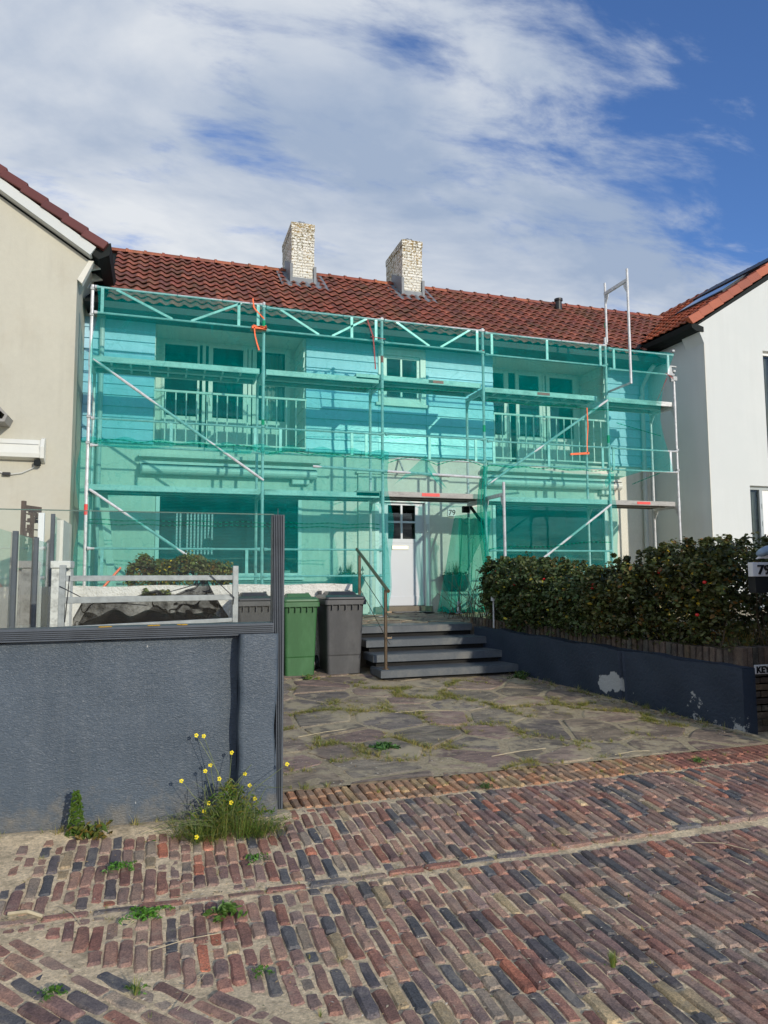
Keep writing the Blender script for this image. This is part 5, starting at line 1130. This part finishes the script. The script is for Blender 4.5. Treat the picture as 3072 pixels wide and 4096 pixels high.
for (x, y) in ((-.8, RYy + .95), (.7, RYy + .95)): MB().box(x - .02, x + .02, y - .02, y + .02, .2, .65).build('leg', M['galv'], rk)
bn = MB()
prof = [(-.80, 1.16), (-.70, 1.36), (-.62, 1.36), (-.50, 1.32), (-.30, 1.33), (-.12, 1.41), (.0, 1.44), (.06, 1.39), (.18, 1.385), (.28, 1.43), (.38, 1.46), (.44, 1.53), (.50, 1.52), (.56, 1.40), (.64, 1.26), (.72, 1.15)]
def heap(u, v, o=0, ph=0.0):
    x = -.80 + 1.52 * u; zt = lerp_pts(prof, x); z = .70 + (zt - .70) * v ** .8
    y = RYy + .10 + .26 * v + .05 * sin(x * 9 + v * 5 + ph) + .03 * sin(x * 21 - v * 8 + ph) + .02 * sin(v * 19 + x * 6) + o
    return (x, y, z)
bn.grid(lambda u, v: heap(u, v), 90, 30); bn.grid(lambda u, v: (lambda p: (p[0], p[1], .70 + (p[2] - .70) * (.52 + .28 * sin(u * 7 + 1) ** 2)))(heap(u, v, .08, 2.0)), 80, 16)
bn.grid(lambda u, v: (lambda p: (p[0], p[1] + .0, p[2] + (v - .5) * .03))(heap(u, 1.0, -.006)), 90, 2)
bno = tag(bn.build('mesh_heap', M['blacknet'], smooth=True, fix=False), 'heap of crumpled black mesh netting lying behind the steel rack', 'netting')
hp = MB(); hp.grid(lambda u, v: (-.82 + 1.56 * u, RYy + .22 + .5 * v, 1.02 + .20 * max(0, sin(u * 3.3 - .1)) * (1 - (2 * v - 1) ** 2) + .10 * max(0, sin(u * 9)) + .02 * sin(u * 30)), 60, 12); hp.build('dark_bundle', M['ink'], bno, fix=False)
for pts in ([(-.885, RYy - .04, 1.50), (-.64, RYy + .02, 1.36), (-.1, RYy + .1, 1.30)], [(-.80, RYy - .03, 1.60), (-.83, RYy - .03, 1.16)], [(.50, RYy - .04, 1.60), (.74, RYy - .04, 1.37), (.73, RYy - .04, 1.30)], [(-.1, RYy + .12, 1.37), (.44, RYy + .2, 1.52)]): MB().tube(pts, .005, 6).build('cord', M['ink'], bno)

# ------------------------------------------------------------------ side glass screen, carved panel
gs = thing('glass_screen', 'side glass windscreen on three anthracite posts at the left boundary', 'windscreen', (-1.29, 8, .2))
for (y, zt) in ((7.40, 2.02), (8.60, 2.02), (9.82, 2.38)):
    p = MB(); p.box(-1.305, -1.262, y - .028, y + .028, .2, zt); p.box(-1.262, -1.257, y - .012, y + .012, .2, zt); p.build('post', M['steelwall'], gs, bevel=.006)
MB().box(-1.297, -1.289, 4.9, 9.78, .95, 2.0).build('pane', M['screen'], gs); MB().box(-1.297, -1.289, 9.85, 11.5, 1.72, 2.37).build('pane', M['screen'], gs); MB().box(-1.34, -1.25, 10.6, 11.6, .2, 2.36).build('end_post', M['cream'], gs)
MB().box(-1.36, -1.24, 4.9, 10.6, .0, .95).build('base_wall', M['steelwall'], gs)
cpn = MB(); a0 = Vector((-1.62, 9.62, 0)); a1 = Vector((-1.44, 9.95, 0))
cpn.prism([(a0.x, a0.y), (a1.x, a1.y), (a1.x + .03, a1.y - .02), (a0.x + .03, a0.y - .02)], 'z', 1.0, 1.9)
dvv = (a1 - a0)
def pan(u0, u1, z0, z1, t=.03, o=0.0): p = a0 + dvv * u0; q = a0 + dvv * u1; cpn.hexa([(p.x + o, p.y - o * .5, z0), (q.x + o, q.y - o * .5, z0), (q.x + o + t, q.y - (o + t) * .5, z0), (p.x + o + t, p.y - (o + t) * .5, z0)], [(p.x + o, p.y - o * .5, z1), (q.x + o, q.y - o * .5, z1), (q.x + o + t, q.y - (o + t) * .5, z1), (p.x + o + t, p.y - (o + t) * .5, z1)])
pan(0, .14, 1.5, 2.52); pan(.9, 1.0, 1.5, 2.36); pan(.14, .9, 2.40, 2.47); pan(.45, .55, 1.5, 2.42)
for k in range(26): u = U(.14, .85); z = U(1.6, 2.36); pan(u, u + .08, z, z + U(.03, .09), .02)
for k in range(9): pan(.14, .9, 1.6 + k * .095, 1.615 + k * .095, .018)
tag(cpn.build('carved_panel', M['wood']), 'weathered carved wooden panel beside the left boundary screen', 'panel')
tag(MB().box(-1.43, -1.36, 9.66, 9.72, .9, 2.38).build('white_post', M['white'], bevel=.006), 'white painted post between the carved panel and the glass screen', 'post')

# ------------------------------------------------------------------ foreground wall
fw = thing('street_wall', 'anthracite roughcast wall with timber cap and glass screen in the left foreground', 'wall', (-1, 4.7, 0))
YW = 4.645
def wt(x): return 1.205 + .012 * (x + .85) / 1.6
def wface(x, z, y=YW): return y + .004 * sin(x * 4 + 1) * sin(z * 5) + .0010 * sin(x * 17 + z * 9) + .0008 * sin(x * 41 - z * 33)
wb_ = MB(); XG = .500
wb_.grid(lambda u, v: (-3.6 + (XG + 3.6) * u, wface(-3.6 + (XG + 3.6) * u, 1.28 * v, YW + .06), -.05 + (wt(-3.6 + (XG + 3.6) * u) + .05 + .008 * sin(u * 37)) * v), 180, 60)
wb_.grid(lambda u, v: (-3.6 + (XG + 3.6) * u, YW + .06 + .19 * v, wt(-3.6 + (XG + 3.6) * u) + .008 * sin(u * 37)), 120, 3)
wb_.grid(lambda u, v: (-3.6 + 4.3 * u, YW + .25, -.05 + 1.26 * (1 - v)), 6, 2)
wb_.build('wall', M['stucco'], fw, smooth=True, fix=False)
pb = MB(); H_ = 1.225
pb.grid(lambda u, v: (XG + .004 * sin(v * 20) + .235 * u + (.010 * sin(v * 9) if u > .9 else 0), wface(u * .23, v * 1.2, YW - .065) + (.015 * max(0, abs(u - .5) * 2 - .9) * 10), -.05 + (H_ + .05) * v), 14, 60)
pb.grid(lambda u, v: (XG + .004 * sin(v * 20), YW + .07 - .135 * u, -.05 + (H_ + .05) * v), 3, 60); pb.grid(lambda u, v: (XG + .228 + .004 * sin(v * 14), YW - .06 + .31 * u, -.05 + (H_ + .05) * v), 3, 30); pb.grid(lambda u, v: (XG + .230 * u, YW - .06 + .31 * v, H_ - .004), 6, 6)
pb.build('pier', M['stucco'], fw, smooth=True, fix=False)
cb = MB(); cb.box(-3.6, .725, YW + .02, YW + .20, 1.222, 1.285)
for k in range(5): cb.box(-3.6, .722, YW + .008, YW + .02, 1.225 + k * .0115, 1.2315 + k * .0115)
cb.box(-3.6, .73, YW - .0, YW + .22, 1.213, 1.2215)
cb.build('cap', M['steelwall'], fw, bevel=.002)
MB().box(-3.6, .735, YW + .10, YW + .110, 1.285, 2.00).build('glass_pane', M['screen'], fw)
MB().box(-3.6, .735, YW + .0995, YW + .1105, 1.998, 2.004).build('glass_edge', surf('glass_edge_green', (.10, .16, .13), .2, .1, 5), fw)
for (x, z) in ((-.30, 1.288), (-.02, 1.289), (.16, 1.289)): 
    l_ = MB(); [ell(l_, (x + U(-.03, .03), YW + .03 + U(-.01, .02), z + .0), (.012, .008, .004), 7, 4) for _ in range(9)]; l_.build('lichen', surf('lichen', (.50, .28, .02), .8, .1, 30), fw)
po = MB(); po.box(.727, .806, YW + .10, YW + .19, .0, 2.0)
for k in range(6): po.box(.733 + k * .0115, .7395 + k * .0115, YW + .088, YW + .10, .0, 1.998)
po.tube([(.766, YW + .14, 2.0), (.766, YW + .14, 2.045)], .003, 5)
tag(po.build('gate_post', M['steelwall'], bevel=.002), 'tall grooved anthracite timber post at the right end of the foreground wall', 'post')

# ------------------------------------------------------------------ planting
rnp = np.random.RandomState(11)
def leaf_cloud(name, pts, nrm, size, tones, mat, parent=None, ar=.62):
    """many small folded leaves: pts (n,3), nrm (n,3) preferred normals"""
    n = len(pts); d = rnp.normal(size=(n, 3)); d[:, 2] *= .6
    nr_ = nrm + rnp.normal(scale=.55, size=(n, 3)); nr_ /= np.linalg.norm(nr_, axis=1)[:, None]
    a = d - nr_ * (d * nr_).sum(1)[:, None]; a /= np.linalg.norm(a, axis=1)[:, None]; b = np.cross(nr_, a); s = (size * rnp.uniform(.6, 1.25, n))[:, None]; f = nr_ * s * .15
    V = np.stack([pts - a * s * .5, pts - a * s * .12 + b * s * ar * .5 + f, pts + a * s * .28 + b * s * ar * .38 + f * .8, pts + a * s * .55, pts + a * s * .28 - b * s * ar * .38 + f * .8, pts - a * s * .12 - b * s * ar * .5 + f], 1).reshape(-1, 3)
    base = (np.arange(n) * 6)[:, None]; Fc = np.concatenate([base + np.array([[0, 1, 2, 3]]), base + np.array([[0, 3, 4, 5]])], 1).reshape(-1, 4)
    me = bpy.data.meshes.new(name); me.vertices.add(len(V)); me.vertices.foreach_set('co', V.astype(np.float32).ravel()); me.loops.add(Fc.size); me.loops.foreach_set('vertex_index', Fc.ravel().astype(np.int32))
    me.polygons.add(len(Fc)); me.polygons.foreach_set('loop_start', (np.arange(len(Fc)) * 4).astype(np.int32)); me.polygons.foreach_set('loop_total', np.full(len(Fc), 4, np.int32)); me.update(calc_edges=True)
    at = me.color_attributes.new('tone', 'FLOAT_COLOR', 'CORNER'); col = np.repeat(np.concatenate([tones, np.ones((n, 1))], 1), 8, 0); at.data.foreach_set('color', col.astype(np.float32).ravel())
    me.materials.append(mat); o = bpy.data.objects.new(name, me); C.objects.link(o)
    if parent: o.parent = parent; o.matrix_parent_inverse = Matrix.Translation(-parent_loc(parent))
    return o
def clusters(centers, radius, per, squash=.8):
    n = len(centers); c = np.repeat(centers, per, 0); r = np.repeat(radius, per); d = rnp.normal(size=(n * per, 3)); d /= np.linalg.norm(d, axis=1)[:, None]
    rr = r * rnp.uniform(.3, 1.0, n * per) ** .6; p = c + d * rr[:, None] * np.array([1, 1, squash]); nrm = d * .6 + np.array([0, -.25, .75]); return p, nrm
def tones_for(n, per, yellow=.03, brown=.03):
    base = np.repeat(rnp.uniform(.55, 1.35, n // per + 1), per)[:n]; t = np.ones((n, 3)) * base[:, None] * rnp.uniform(.75, 1.25, (n, 1)); t[:, 0] *= rnp.uniform(.8, 1.25, n)
    k = rnp.rand(n); y = k < yellow; t[y] = np.array([6.0, 3.6, .9]) * rnp.uniform(.6, 1.1, (y.sum(), 1)); b = (k > yellow) & (k < yellow + brown); t[b] = np.array([2.6, 1.1, .8]) * rnp.uniform(.5, 1.1, (b.sum(), 1)); return t
def hedge_top(y):  return np.interp(y, [5.4, 6.2, 6.5, 6.85, 7.1, 7.5, 8.0, 8.5, 9.0, 9.6, 10.2, 10.8, 11.4], [1.88, 1.86, 1.82, 1.70, 1.56, 1.56, 1.62, 1.70, 1.76, 1.72, 1.66, 1.45, 1.1])
hd = thing('hedge', 'dark green rose hedge with red hips growing above the navy garden wall', 'hedge', (5.9, 8, .85))
cs = []; rad = []
for i in range(2300):
    y = rnp.uniform(5.62, 11.0); xf = (WX(y) if y < 9.2 else 4.32 + (y - 9.2) * .62) + .08 + .12 * max(0, (y - 8.6)); dep = rnp.rand() ** 1.6 * (1.7 if y < 10 else .9); zt = hedge_top(y) + .07 * sin(y * 7.1) + .05 * sin(y * 17.3 + dep * 5) - .10 * (dep < .12)
    zb = .86 + (.06 if y < 7.2 else -.04) * rnp.rand(); z = zb + (zt - zb) * rnp.rand() ** .75
    lean = .24 * sin((z - .80) / 1.0 * 2.4) if y > 6.6 else .16 * (z - .9)
    if y < 7.4 and z < 1.22 and rnp.rand() < .15: continue
    if rnp.rand() < .35: dep *= .3
    if dep > .25 and z < zt - .35 and rnp.rand() < .3: continue
    cs.append((xf + .12 - lean + dep, y, z - .05)); rad.append(rnp.uniform(.06, .13))
for i in range(140): # soft end of the hedge beside the steps
    y = rnp.uniform(9.5, 10.9); cs.append((4.62 + (y - 9.4) * .55 + rnp.rand() ** 1.3 * .5, y, .95 + .62 * rnp.rand() * (1 - .5 * max(0, y - 10.6)))); rad.append(rnp.uniform(.05, .11))
for i in range(420):   # the hedge carries on past the right edge of the view
    y = rnp.uniform(5.75, 6.8); x = rnp.uniform(5.4, 7.6); cs.append((x, y, .88 + (1.92 + .06 * sin(x * 9) - .88) * rnp.rand() ** .8)); rad.append(rnp.uniform(.06, .12))
for i in range(120):   # longer shoots that break the outline
    y = rnp.uniform(5.7, 10.4); x = (WX(y) if y < 9.2 else 4.5 + (y - 9.2) * .6) + rnp.uniform(.1, .9); z = float(hedge_top(y)) - .10; dx, dy = rnp.uniform(-.5, .5), rnp.uniform(-.6, .3)
    for k in range(4): cs.append((x + dx * .09 * k, y + dy * .09 * k, z + .055 * k)); rad.append(.055 - .008 * k)
cs = np.array(cs); rad = np.array(rad); per = 22
p, nn = clusters(cs, rad, per); ton = tones_for(len(p), per, .018, .035)
right = p[:, 1] < 7.3; ton[right] *= np.array([1.12, .92, .85]) 
keep = ~((p[:, 0] < 5.20 - .233 * (p[:, 1] - 5.4) + .1) & (p[:, 1] < 9.3) & (p[:, 2] < .80)); leaf_cloud('foliage', p[keep], nn[keep], .052, ton[keep], M['leaf'], hd)
sm = MB()
for i in range(230):
    y = U(5.7, 11.0); x = WX(min(y, 9.6)) + .25 + U(0, .9); h = U(.35, .85); sm.tube([(x, y, .82), (x + U(-.15, .1), y + U(-.1, .1), .82 + h * .5), (x + U(-.35, .15), y + U(-.25, .2), .82 + h)], [.006, .0045, .002], 4)
sm.build('stems', M['stem'], hd)
dg = MB()
for i in range(60): blades(dg, U(5.5, 6.5), U(5.7, 7.6), .84, 14, .30, .22, .005, ((2.2, 1.4, .9), (1.6, 1.2, .8), (1, 1, .8)))
dg.build('dry_grass', M['grassm'], hd, fix=False)
for (x, y, z) in [(WX(yy) + oo, yy, zz) for yy, oo, zz in [(8.0, .10, 1.52), (8.04, .12, 1.50), (7.2, .12, 1.44), (7.24, .13, 1.46), (7.22, .10, 1.42), (7.5, .06, 1.36), (8.5, .06, 1.45), (6.3, .10, 1.62), (6.33, .12, 1.60), (5.75, .05, 1.50), (7.7, .04, 1.25), (5.8, .0, 1.18), (7.75, .05, 1.30), (8.9, .08, 1.62)]]:
    q = MB(); ell(q, (x - .03, y, z), (.020, .020, .017), 9, 6); q.build('rose_hip', M['hip'], hd, smooth=True)
q = MB(); q.tube([(4.42, 8.95, .85), (4.42, 8.95, 1.22)], .012, 6); q.tube([(4.42, 8.95, 1.22), (4.42, 8.95, 1.28)], .034, 12); tag(q.build('garden_lamp', M['alu']), 'small metal solar garden light standing in the hedge near the steps', 'lamp')
# tall dry grass tuft between hedge and house
q = MB(); blades(q, 7.25, 8.9, .9, 110, 1.15, .55, .007, ((2.6, 1.9, 1.4), (2.0, 1.6, 1.1), (1.5, 1.4, .9))); blades(q, 7.7, 9.0, .9, 50, 1.2, .4, .006, ((2.6, 1.9, 1.4), (2.0, 1.6, 1.1)))
tag(q.build('grass_tuft', M['grassm'], fix=False), 'tall dry yellow grass tuft behind the hedge in front of the white wall', 'grass tuft')
# unseen hedge added just outside the frame on the right to shade the flower bed
shade_hedge = thing('hedge', 'unseen tall hedge added beyond the right edge of the picture to shade the flower bed', 'hedge', (7.2, 4.4, 0)); n = 2200
cc = np.stack([rnp.uniform(5.55, 9, n), rnp.uniform(3.9, 4.95, n), rnp.uniform(.15, 2.25, n)], 1)
p, nn = clusters(cc, rnp.uniform(.10, .2, len(cc)), 14); leaf_cloud('foliage', p, nn, .10, tones_for(len(p), 14), M['leaf'], shade_hedge)
# shrub on the low wall
sh_ = thing('shrub', 'small leafy green shrub growing over the low white wall on the left', 'shrub', (.28, 9.95, 1.4)); cs = []; rad = []
for i in range(330):
    u = rnp.uniform(-1, 1); x = .29 + .66 * u; zt = 1.83 + .06 * sin(u * 6.5 + .5) - .20 * abs(u) ** 6; z = 1.42 + (zt - 1.42) * rnp.rand() ** .6; cs.append((x, 9.95 + rnp.uniform(-.30, .30), z)); rad.append(rnp.uniform(.04, .085))
for i in range(12): cs.append((-.02 + .09 * rnp.randn(), 9.57, 1.40 - .07 * rnp.rand())); rad.append(.04)
p, nn = clusters(np.array(cs), np.array(rad), 18); tn = tones_for(len(p), 18, .035, .07) * np.array([1.35, 1.25, 1.0]); leaf_cloud('foliage', p, nn, .045, tn, M['leaf'], sh_)
q = MB()
for i in range(26): x = .29 + U(-.55, .55); q.tube([(x, 9.95 + U(-.1, .1), 1.35), (x + U(-.08, .08), 9.9, 1.55), (x + U(-.15, .15), 9.9, 1.72)], [.010, .007, .003], 5)
q.build('stems', M['stem'], sh_)
q = MB()
for i in range(7):
    for j in range(6):
        cx, cz = -.38 + i * .045 + (j % 2) * .0225, 1.62 + j * .038
        if cz > 1.60 + (cx + .42) * 1.1 + .06 or cx > -.02: continue
        pts = [(cx + .025 * cos(t) + U(-.003, .003), 9.78, cz + .025 * sin(t)) for t in [pi / 6 + pi / 3 * k for k in range(7)]]; q.tube(pts, .0022, 4, cap=False)
q.build('chicken_wire', M['stem'], sh_)
# hanging twigs of the plant left of the frame edge
# weeds
def weed(name, label, x, y, r, n, size, tone=(1.2, 1.5, 1.0), h=.04, cat='weed', blad=0, bh=.1):
    t = thing(name, label, cat, (x, y, gz(x, y)), 'weeds in the paving' if cat == 'weed' else None)
    n = int(n * .55); a = rnp.uniform(0, 2 * pi, n); a += .5 * np.sin(a * 5); rr = r * 1.15 * rnp.rand(n) ** .8 * (.75 + .35 * np.sin(a * 4 + x * 9)); pts = np.stack([x + rr * np.cos(a), y + rr * np.sin(a) * .8, gz(x, y) + .008 + h * rnp.rand(n) * (1 - rr / (r * 1.2))], 1)
    nn = np.tile(np.array([0, -.2, 1.0]), (n, 1)); leaf_cloud('leaves', pts, nn, size, np.ones((n, 3)) * np.array(tone) * rnp.uniform(.7, 1.3, (n, 1)), M['leaf'], t, ar=.4)
    if blad: q = MB(); blades(q, x, y, gz(x, y), blad, bh, r, .004, ((.9, 1.2, .8), (1.3, 1.3, .9))); q.build('blades', M['grassm'], t, fix=False)
    return t
weed('weed', 'dark green rosette of weed on the driveway flagstones near the front edge', 1.83, 5.82, .13, 260, .05, (.9, 1.5, 1.2), .05)
weed('weed', 'bright green low weed cushion on the seam of the street bricks, lower left', -.02, 3.60, .11, 420, .022, (1.4, 2.4, .9), .03)
weed('weed', 'feathery green weed between bricks just below the flowering plant, left', -.16, 4.10, .09, 220, .022, (1.2, 2.1, .9), .03)
weed('weed', 'leafy weed with brown rim on the street seam near the centre left', .33, 3.53, .09, 160, .040, (1.3, 1.7, .9), .04, blad=14, bh=.06)
weed('weed', 'feathery weed close to the bottom left corner of the street', -.35, 3.12, .06, 200, .018, (1.3, 2.0, .9), .02)
weed('weed', 'grassy weed clump among bricks at lower left centre', -.05, 3.03, .05, 60, .02, (1.2, 1.8, .9), .03, blad=30, bh=.07)
weed('weed', 'small green weed near the foot of the tall post on the street bricks', .55, 4.03, .08, 120, .022, (1.2, 2.0, .9), .03)
weed('weed', 'bright grass tuft among the bricks at the lower right', 1.80, 2.62, .035, 20, .015, (1.2, 1.8, .9), .02, blad=70, bh=.075)
weed('weed', 'small spiky weed on the seam left of centre in the street', .43, 3.02, .05, 90, .018, (1.3, 2.0, .9), .02)
weed('weed', 'tuft of weed in the edging band near its right end', 4.15, 4.80, .07, 120, .02, (.8, 1.5, .8), .03, blad=30, bh=.05)
weed('weed', 'dark weed where the yellow edging band meets the street in the middle', 2.25, 4.72, .07, 120, .02, (.8, 1.2, .8), .03, blad=30, bh=.05)
weed('weed', 'weed tuft at the front of the green bin', 1.80, 8.78, .08, 90, .04, (1.2, 1.6, .9), .06, blad=30, bh=.09)
weed('weed', 'leafy weed and litter heap where the steps meet the navy wall', 4.42, 8.20, .17, 300, .04, (.8, 1.1, .7), .10, blad=40, bh=.12)
# flowering yellow plant at the foot of the wall
fp = thing('flowering_weed', 'wild plant with small yellow flowers at the foot of the grey wall', 'plant', (.40, 4.50, .1)); q = MB(); fl = MB()
fps = [(.245, 4.60, .62), (.29, 4.61, .61), (.46, 4.60, .50), (.33, 4.58, .44), (.30, 4.57, .41), (.16, 4.55, .37), (.38, 4.52, .37), (.43, 4.50, .31), (.32, 4.50, .24), (.29, 4.49, .20), (.54, 4.58, .37), (.56, 4.50, .32), (.62, 4.60, .46), (.24, 4.30, .12), (.78, 4.45, .44), (.60, 4.56, .22), (.44, 4.40, .26)]
for (x, y, z) in fps:
    bx, by = .40 + U(-.08, .08), 4.47 + U(-.04, .04); q.tube([(bx, by, .08), (bx + (x - bx) * .45 + U(-.02, .02), by + (y - by) * .6, .08 + (z - .08) * .6), (x, y, z)], [.0028, .002, .0014], 4)
    for k in range(5):
        a = k * 1.257 + U(-.2, .2); r = .008; nv = Vector((U(-.3, .3), -1, U(0, .6))).normalized(); leafdisc(fl, (x + r * cos(a), y - .004, z + r * sin(a)), .012, (1, 1, 1), nv, .9)
    fl.build('flower', M['yellow'], fp, fix=False); fl = MB()
for i in range(110):
    a = U(0, 6.28); L_ = U(.12, .46); bx, by = .42 + U(-.14, .14), 4.47 + U(-.05, .04); dx = cos(a) * L_ * .9; dz = abs(sin(a)) * L_ * U(.4, 1); q.tube([(bx, by, .08), (bx + dx * .5, by - U(0, .08), .09 + dz * .8), (bx + dx, by - U(-.05, .16), .09 + dz * U(.6, 1.1))], [.0022, .0016, .0009], 4)
q.build('stems', surf('green_stem', (.16, .19, .07), .6, .2, 20), fp); pass
q = MB()
for i in range(46): dx = U(-1, 1); blades(q, .42 + .30 * dx, 4.45 + U(-.14, .08), .075, 22, U(.06, .30) * (1.1 - .7 * abs(dx)), .20, .0038, ((.5, .85, .4), (.7, 1.0, .5), (1.0, 1.1, .7), (.35, .6, .3), (1.3, 1.1, .8)))
for i in range(900):
    a = U(0, 6.28); r = abs(rnd.gauss(0, .12)); leafdisc(q, (.44 + 1.3 * r * cos(a), 4.47 + .4 * r * sin(a) - .02, .09 + U(0, .30) * max(0, 1 - r / .3)), U(.018, .045), rnd.choice([(.4, .75, .35), (.6, .9, .45), (.8, 1.0, .5), (1.0, .9, .5)]), ar=.25)
q.build('foliage', M['grassm'], fp, fix=False)
p2 = thing('weed', 'upright green weed at the foot of the grey wall at the left', 'weed', (-.42, 4.57, .12)); q = MB(); q.tube([(-.42, 4.57, .1), (-.42, 4.60, .34)], [.004, .002], 5); q.build('stem', bpy.data.materials['green_stem'], p2)
q = MB()
for i in range(150): z = U(.10, .36); a = U(0, 6.28); l = .07 * (1.1 - (z - .1) / .3); leafdisc(q, (-.42 + l * .6 * cos(a), 4.57 + l * .4 * sin(a) - .01, z), .05, rnd.choice([(1.2, 1.6, .9), (1, 1.3, .8), (1.5, 1.6, .9)]), Vector((cos(a), sin(a) - .5, .8)).normalized(), .22)
for i in range(70): a = U(0, 6.28); r = U(0, .12); leafdisc(q, (-.34 + r * cos(a), 4.52 + r * .5 * sin(a), .10 + U(0, .08)), .05, rnd.choice([(2.4, 1.2, .8), (1.2, 1.4, .9), (1.6, 1.3, .9)]), ar=.4)
q.build('leaves', M['leaf'], p2, fix=False)
# loose grass: joints of the driveway, wall foot, street joints -> uncountable
gr = MB(); dry = ((1.6, 1.3, 1.1), (1.5, 1.3, 1.0), (1.0, 1.1, .7), (.8, 1.05, .6), (1.9, 1.55, 1.4), (1.4, 1.15, .9))
for poly in cells:
    n = len(poly)
    for i in range(n):
        x0, y0 = poly[i]; x1, y1 = poly[(i + 1) % n]
        if x0 > WX(y0) or x0 < .6: continue
        dens = .55 + .6 * sin(x0 * 2.3 + 1.1) * sin(y0 * 1.7 + .3) + (.35 if 5.7 < y0 < 8.3 else -.25) - (.3 if x0 > 3.6 else 0)
        clump = sin(x0 * 3.1 + 2) * sin(y0 * 4.3 + x0) + .5 * sin(x0 * 7 + y0 * 5)
        for _ in range(6):
          if clump > .15 and rnd.random() < dens * .8: blades(gr, (x0 + x1) / 2 + U(-.05, .05), (y0 + y1) / 2 + U(-.04, .04), gz(x0, y0) - .004, int(U(7, 26)), U(.018, .052), U(.03, .10), .0045, dry)
for i in range(420):     # dry trampled grass lying over the slabs
    x, y = U(.8, 4.9), U(5.7, 8.4)
    if x > WX(y) - .05 or sin(x * 3.1 + 2) * sin(y * 4.3 + x) + .5 * sin(x * 7 + y * 5) < -.1: continue
    blades(gr, x, y, gz(x, y) + .004, int(U(8, 26)), U(.010, .028), U(.05, .14), .0035, ((1.7, 1.4, 1.2), (1.5, 1.3, 1.0), (1.9, 1.5, 1.3), (1.0, 1.05, .7)))
for i in range(60): 
    x = U(-3.4, .2); blades(gr, x, YW + .02 + U(-.06, .0), gz(x, 4.6), int(U(6, 22)), U(.03, .09), .07, .004, dry)
for i in range(120):
    x, y = U(-1.2, 5.2), U(2.3, 4.7)
    if rnd.random() < .5: y = 3.70 + .032 * max(0, x - 1) + U(-.03, .03)
    blades(gr, x, y, gz(x, y) - .01, int(U(5, 16)), U(.012, .035), U(.02, .05), .003, dry + ((1.5, .9, .7),))
for i in range(26): x = U(.85, 5.0); blades(gr, x, U(4.70, 5.10), gz(x, 4.9) - .006, int(U(6, 26)), U(.02, .045), .05, .004, dry)
for i in range(40): y = U(5.5, 8.6); blades(gr, WX(y) - .02 - U(0, .10), y, gz(4.8, y), int(U(6, 20)), U(.03, .10), .08, .004, dry)
tag(gr.build('grass', M['grassm'], fix=False), 'short dry grass in the joints of the driveway and street', 'grass', kind='stuff')
st_ = MB()
for (x, y, a, L_, s) in [(-.62, 3.76, -.35, .16, .010), (-.30, 3.60, 2.1, .20, .0022), (.0, 3.30, .2, .30, .0018), (2.6, 5.35, .15, .55, .003), (1.2, 6.3, .3, .5, .003), (2.3, 6.9, -.1, .6, .003), (3.0, 3.55, -.6, .3, .002), (.1, 2.85, 1.1, .25, .0015), (3.6, 5.12, .05, .35, .003)]:
    st_.tube([(x, y, gz(x, y) + .012), (x + L_ * .5 * cos(a) + .01, y + L_ * .5 * sin(a), gz(x, y) + .022), (x + L_ * cos(a), y + L_ * sin(a), gz(x + L_ * cos(a), y + L_ * sin(a)) + .010)], s, 5)
tag(st_.build('straw', surf('straw', (.50, .42, .27), .7, .2, 20)), 'loose straw stalks and twigs scattered on the paving', 'straw', kind='stuff')

# small litter: grit, leaf bits and straw fragments on the paving
db = MB()
def bit(x, y, z, sz, c):
    a = U(0, 3.14); l = sz * U(.6, 1.6); w_ = sz * U(.25, .6); ca, sa = cos(a), sin(a); h = sz * U(.15, .4)
    k = len(db.v); db.v.extend([(x - l * ca, y - l * sa, z), (x + w_ * sa, y - w_ * ca, z + h * .4), (x + l * ca, y + l * sa, z), (x - w_ * sa, y + w_ * ca, z + h * .4), (x, y, z + h)]); db.f.extend([(k, k + 1, k + 4), (k + 1, k + 2, k + 4), (k + 2, k + 3, k + 4), (k + 3, k, k + 4)]); db.c.extend([c] * 4)
LC = [(.50, .42, .28), (.42, .35, .24), (.60, .55, .45), (.12, .09, .06), (.20, .15, .09), (.33, .30, .26), (.10, .13, .05), (.45, .30, .14)]
for i in range(5200):
    x, y = U(-1.3, 5.3), 2.3 + 2.5 * rnd.random()
    if x < .9 and rnd.random() < .3: y = YW - .05 - abs(rnd.gauss(0, .25))
    if rnd.random() < .25: y = 3.70 + .032 * max(0, x - 1) + rnd.gauss(0, .05)
    if y > YW - .03 and x < .8: continue
    bit(x, y, gz(x, y) + U(-.002, .003), U(.003, .009), rnd.choice(LC))
for i in range(3200):
    x, y = U(.8, 5.1), U(5.05, 8.4)
    if x > WX(y) - .02: continue
    bit(x, y, gz(x, y) + .006, U(.004, .014), rnd.choice(LC))
for i in range(900):
    y = U(5.3, 8.5); x = WX(y) - .03 - abs(rnd.gauss(0, .10)); bit(x, y, gz(x, y) + .008, U(.006, .02), rnd.choice(LC[3:]))
tag(db.build('litter', surf('litter', (1, 1, 1), .9, .1, 20, tone=True), fix=False), 'grit, leaf crumbs and straw bits scattered over the paving', 'litter', kind='stuff')
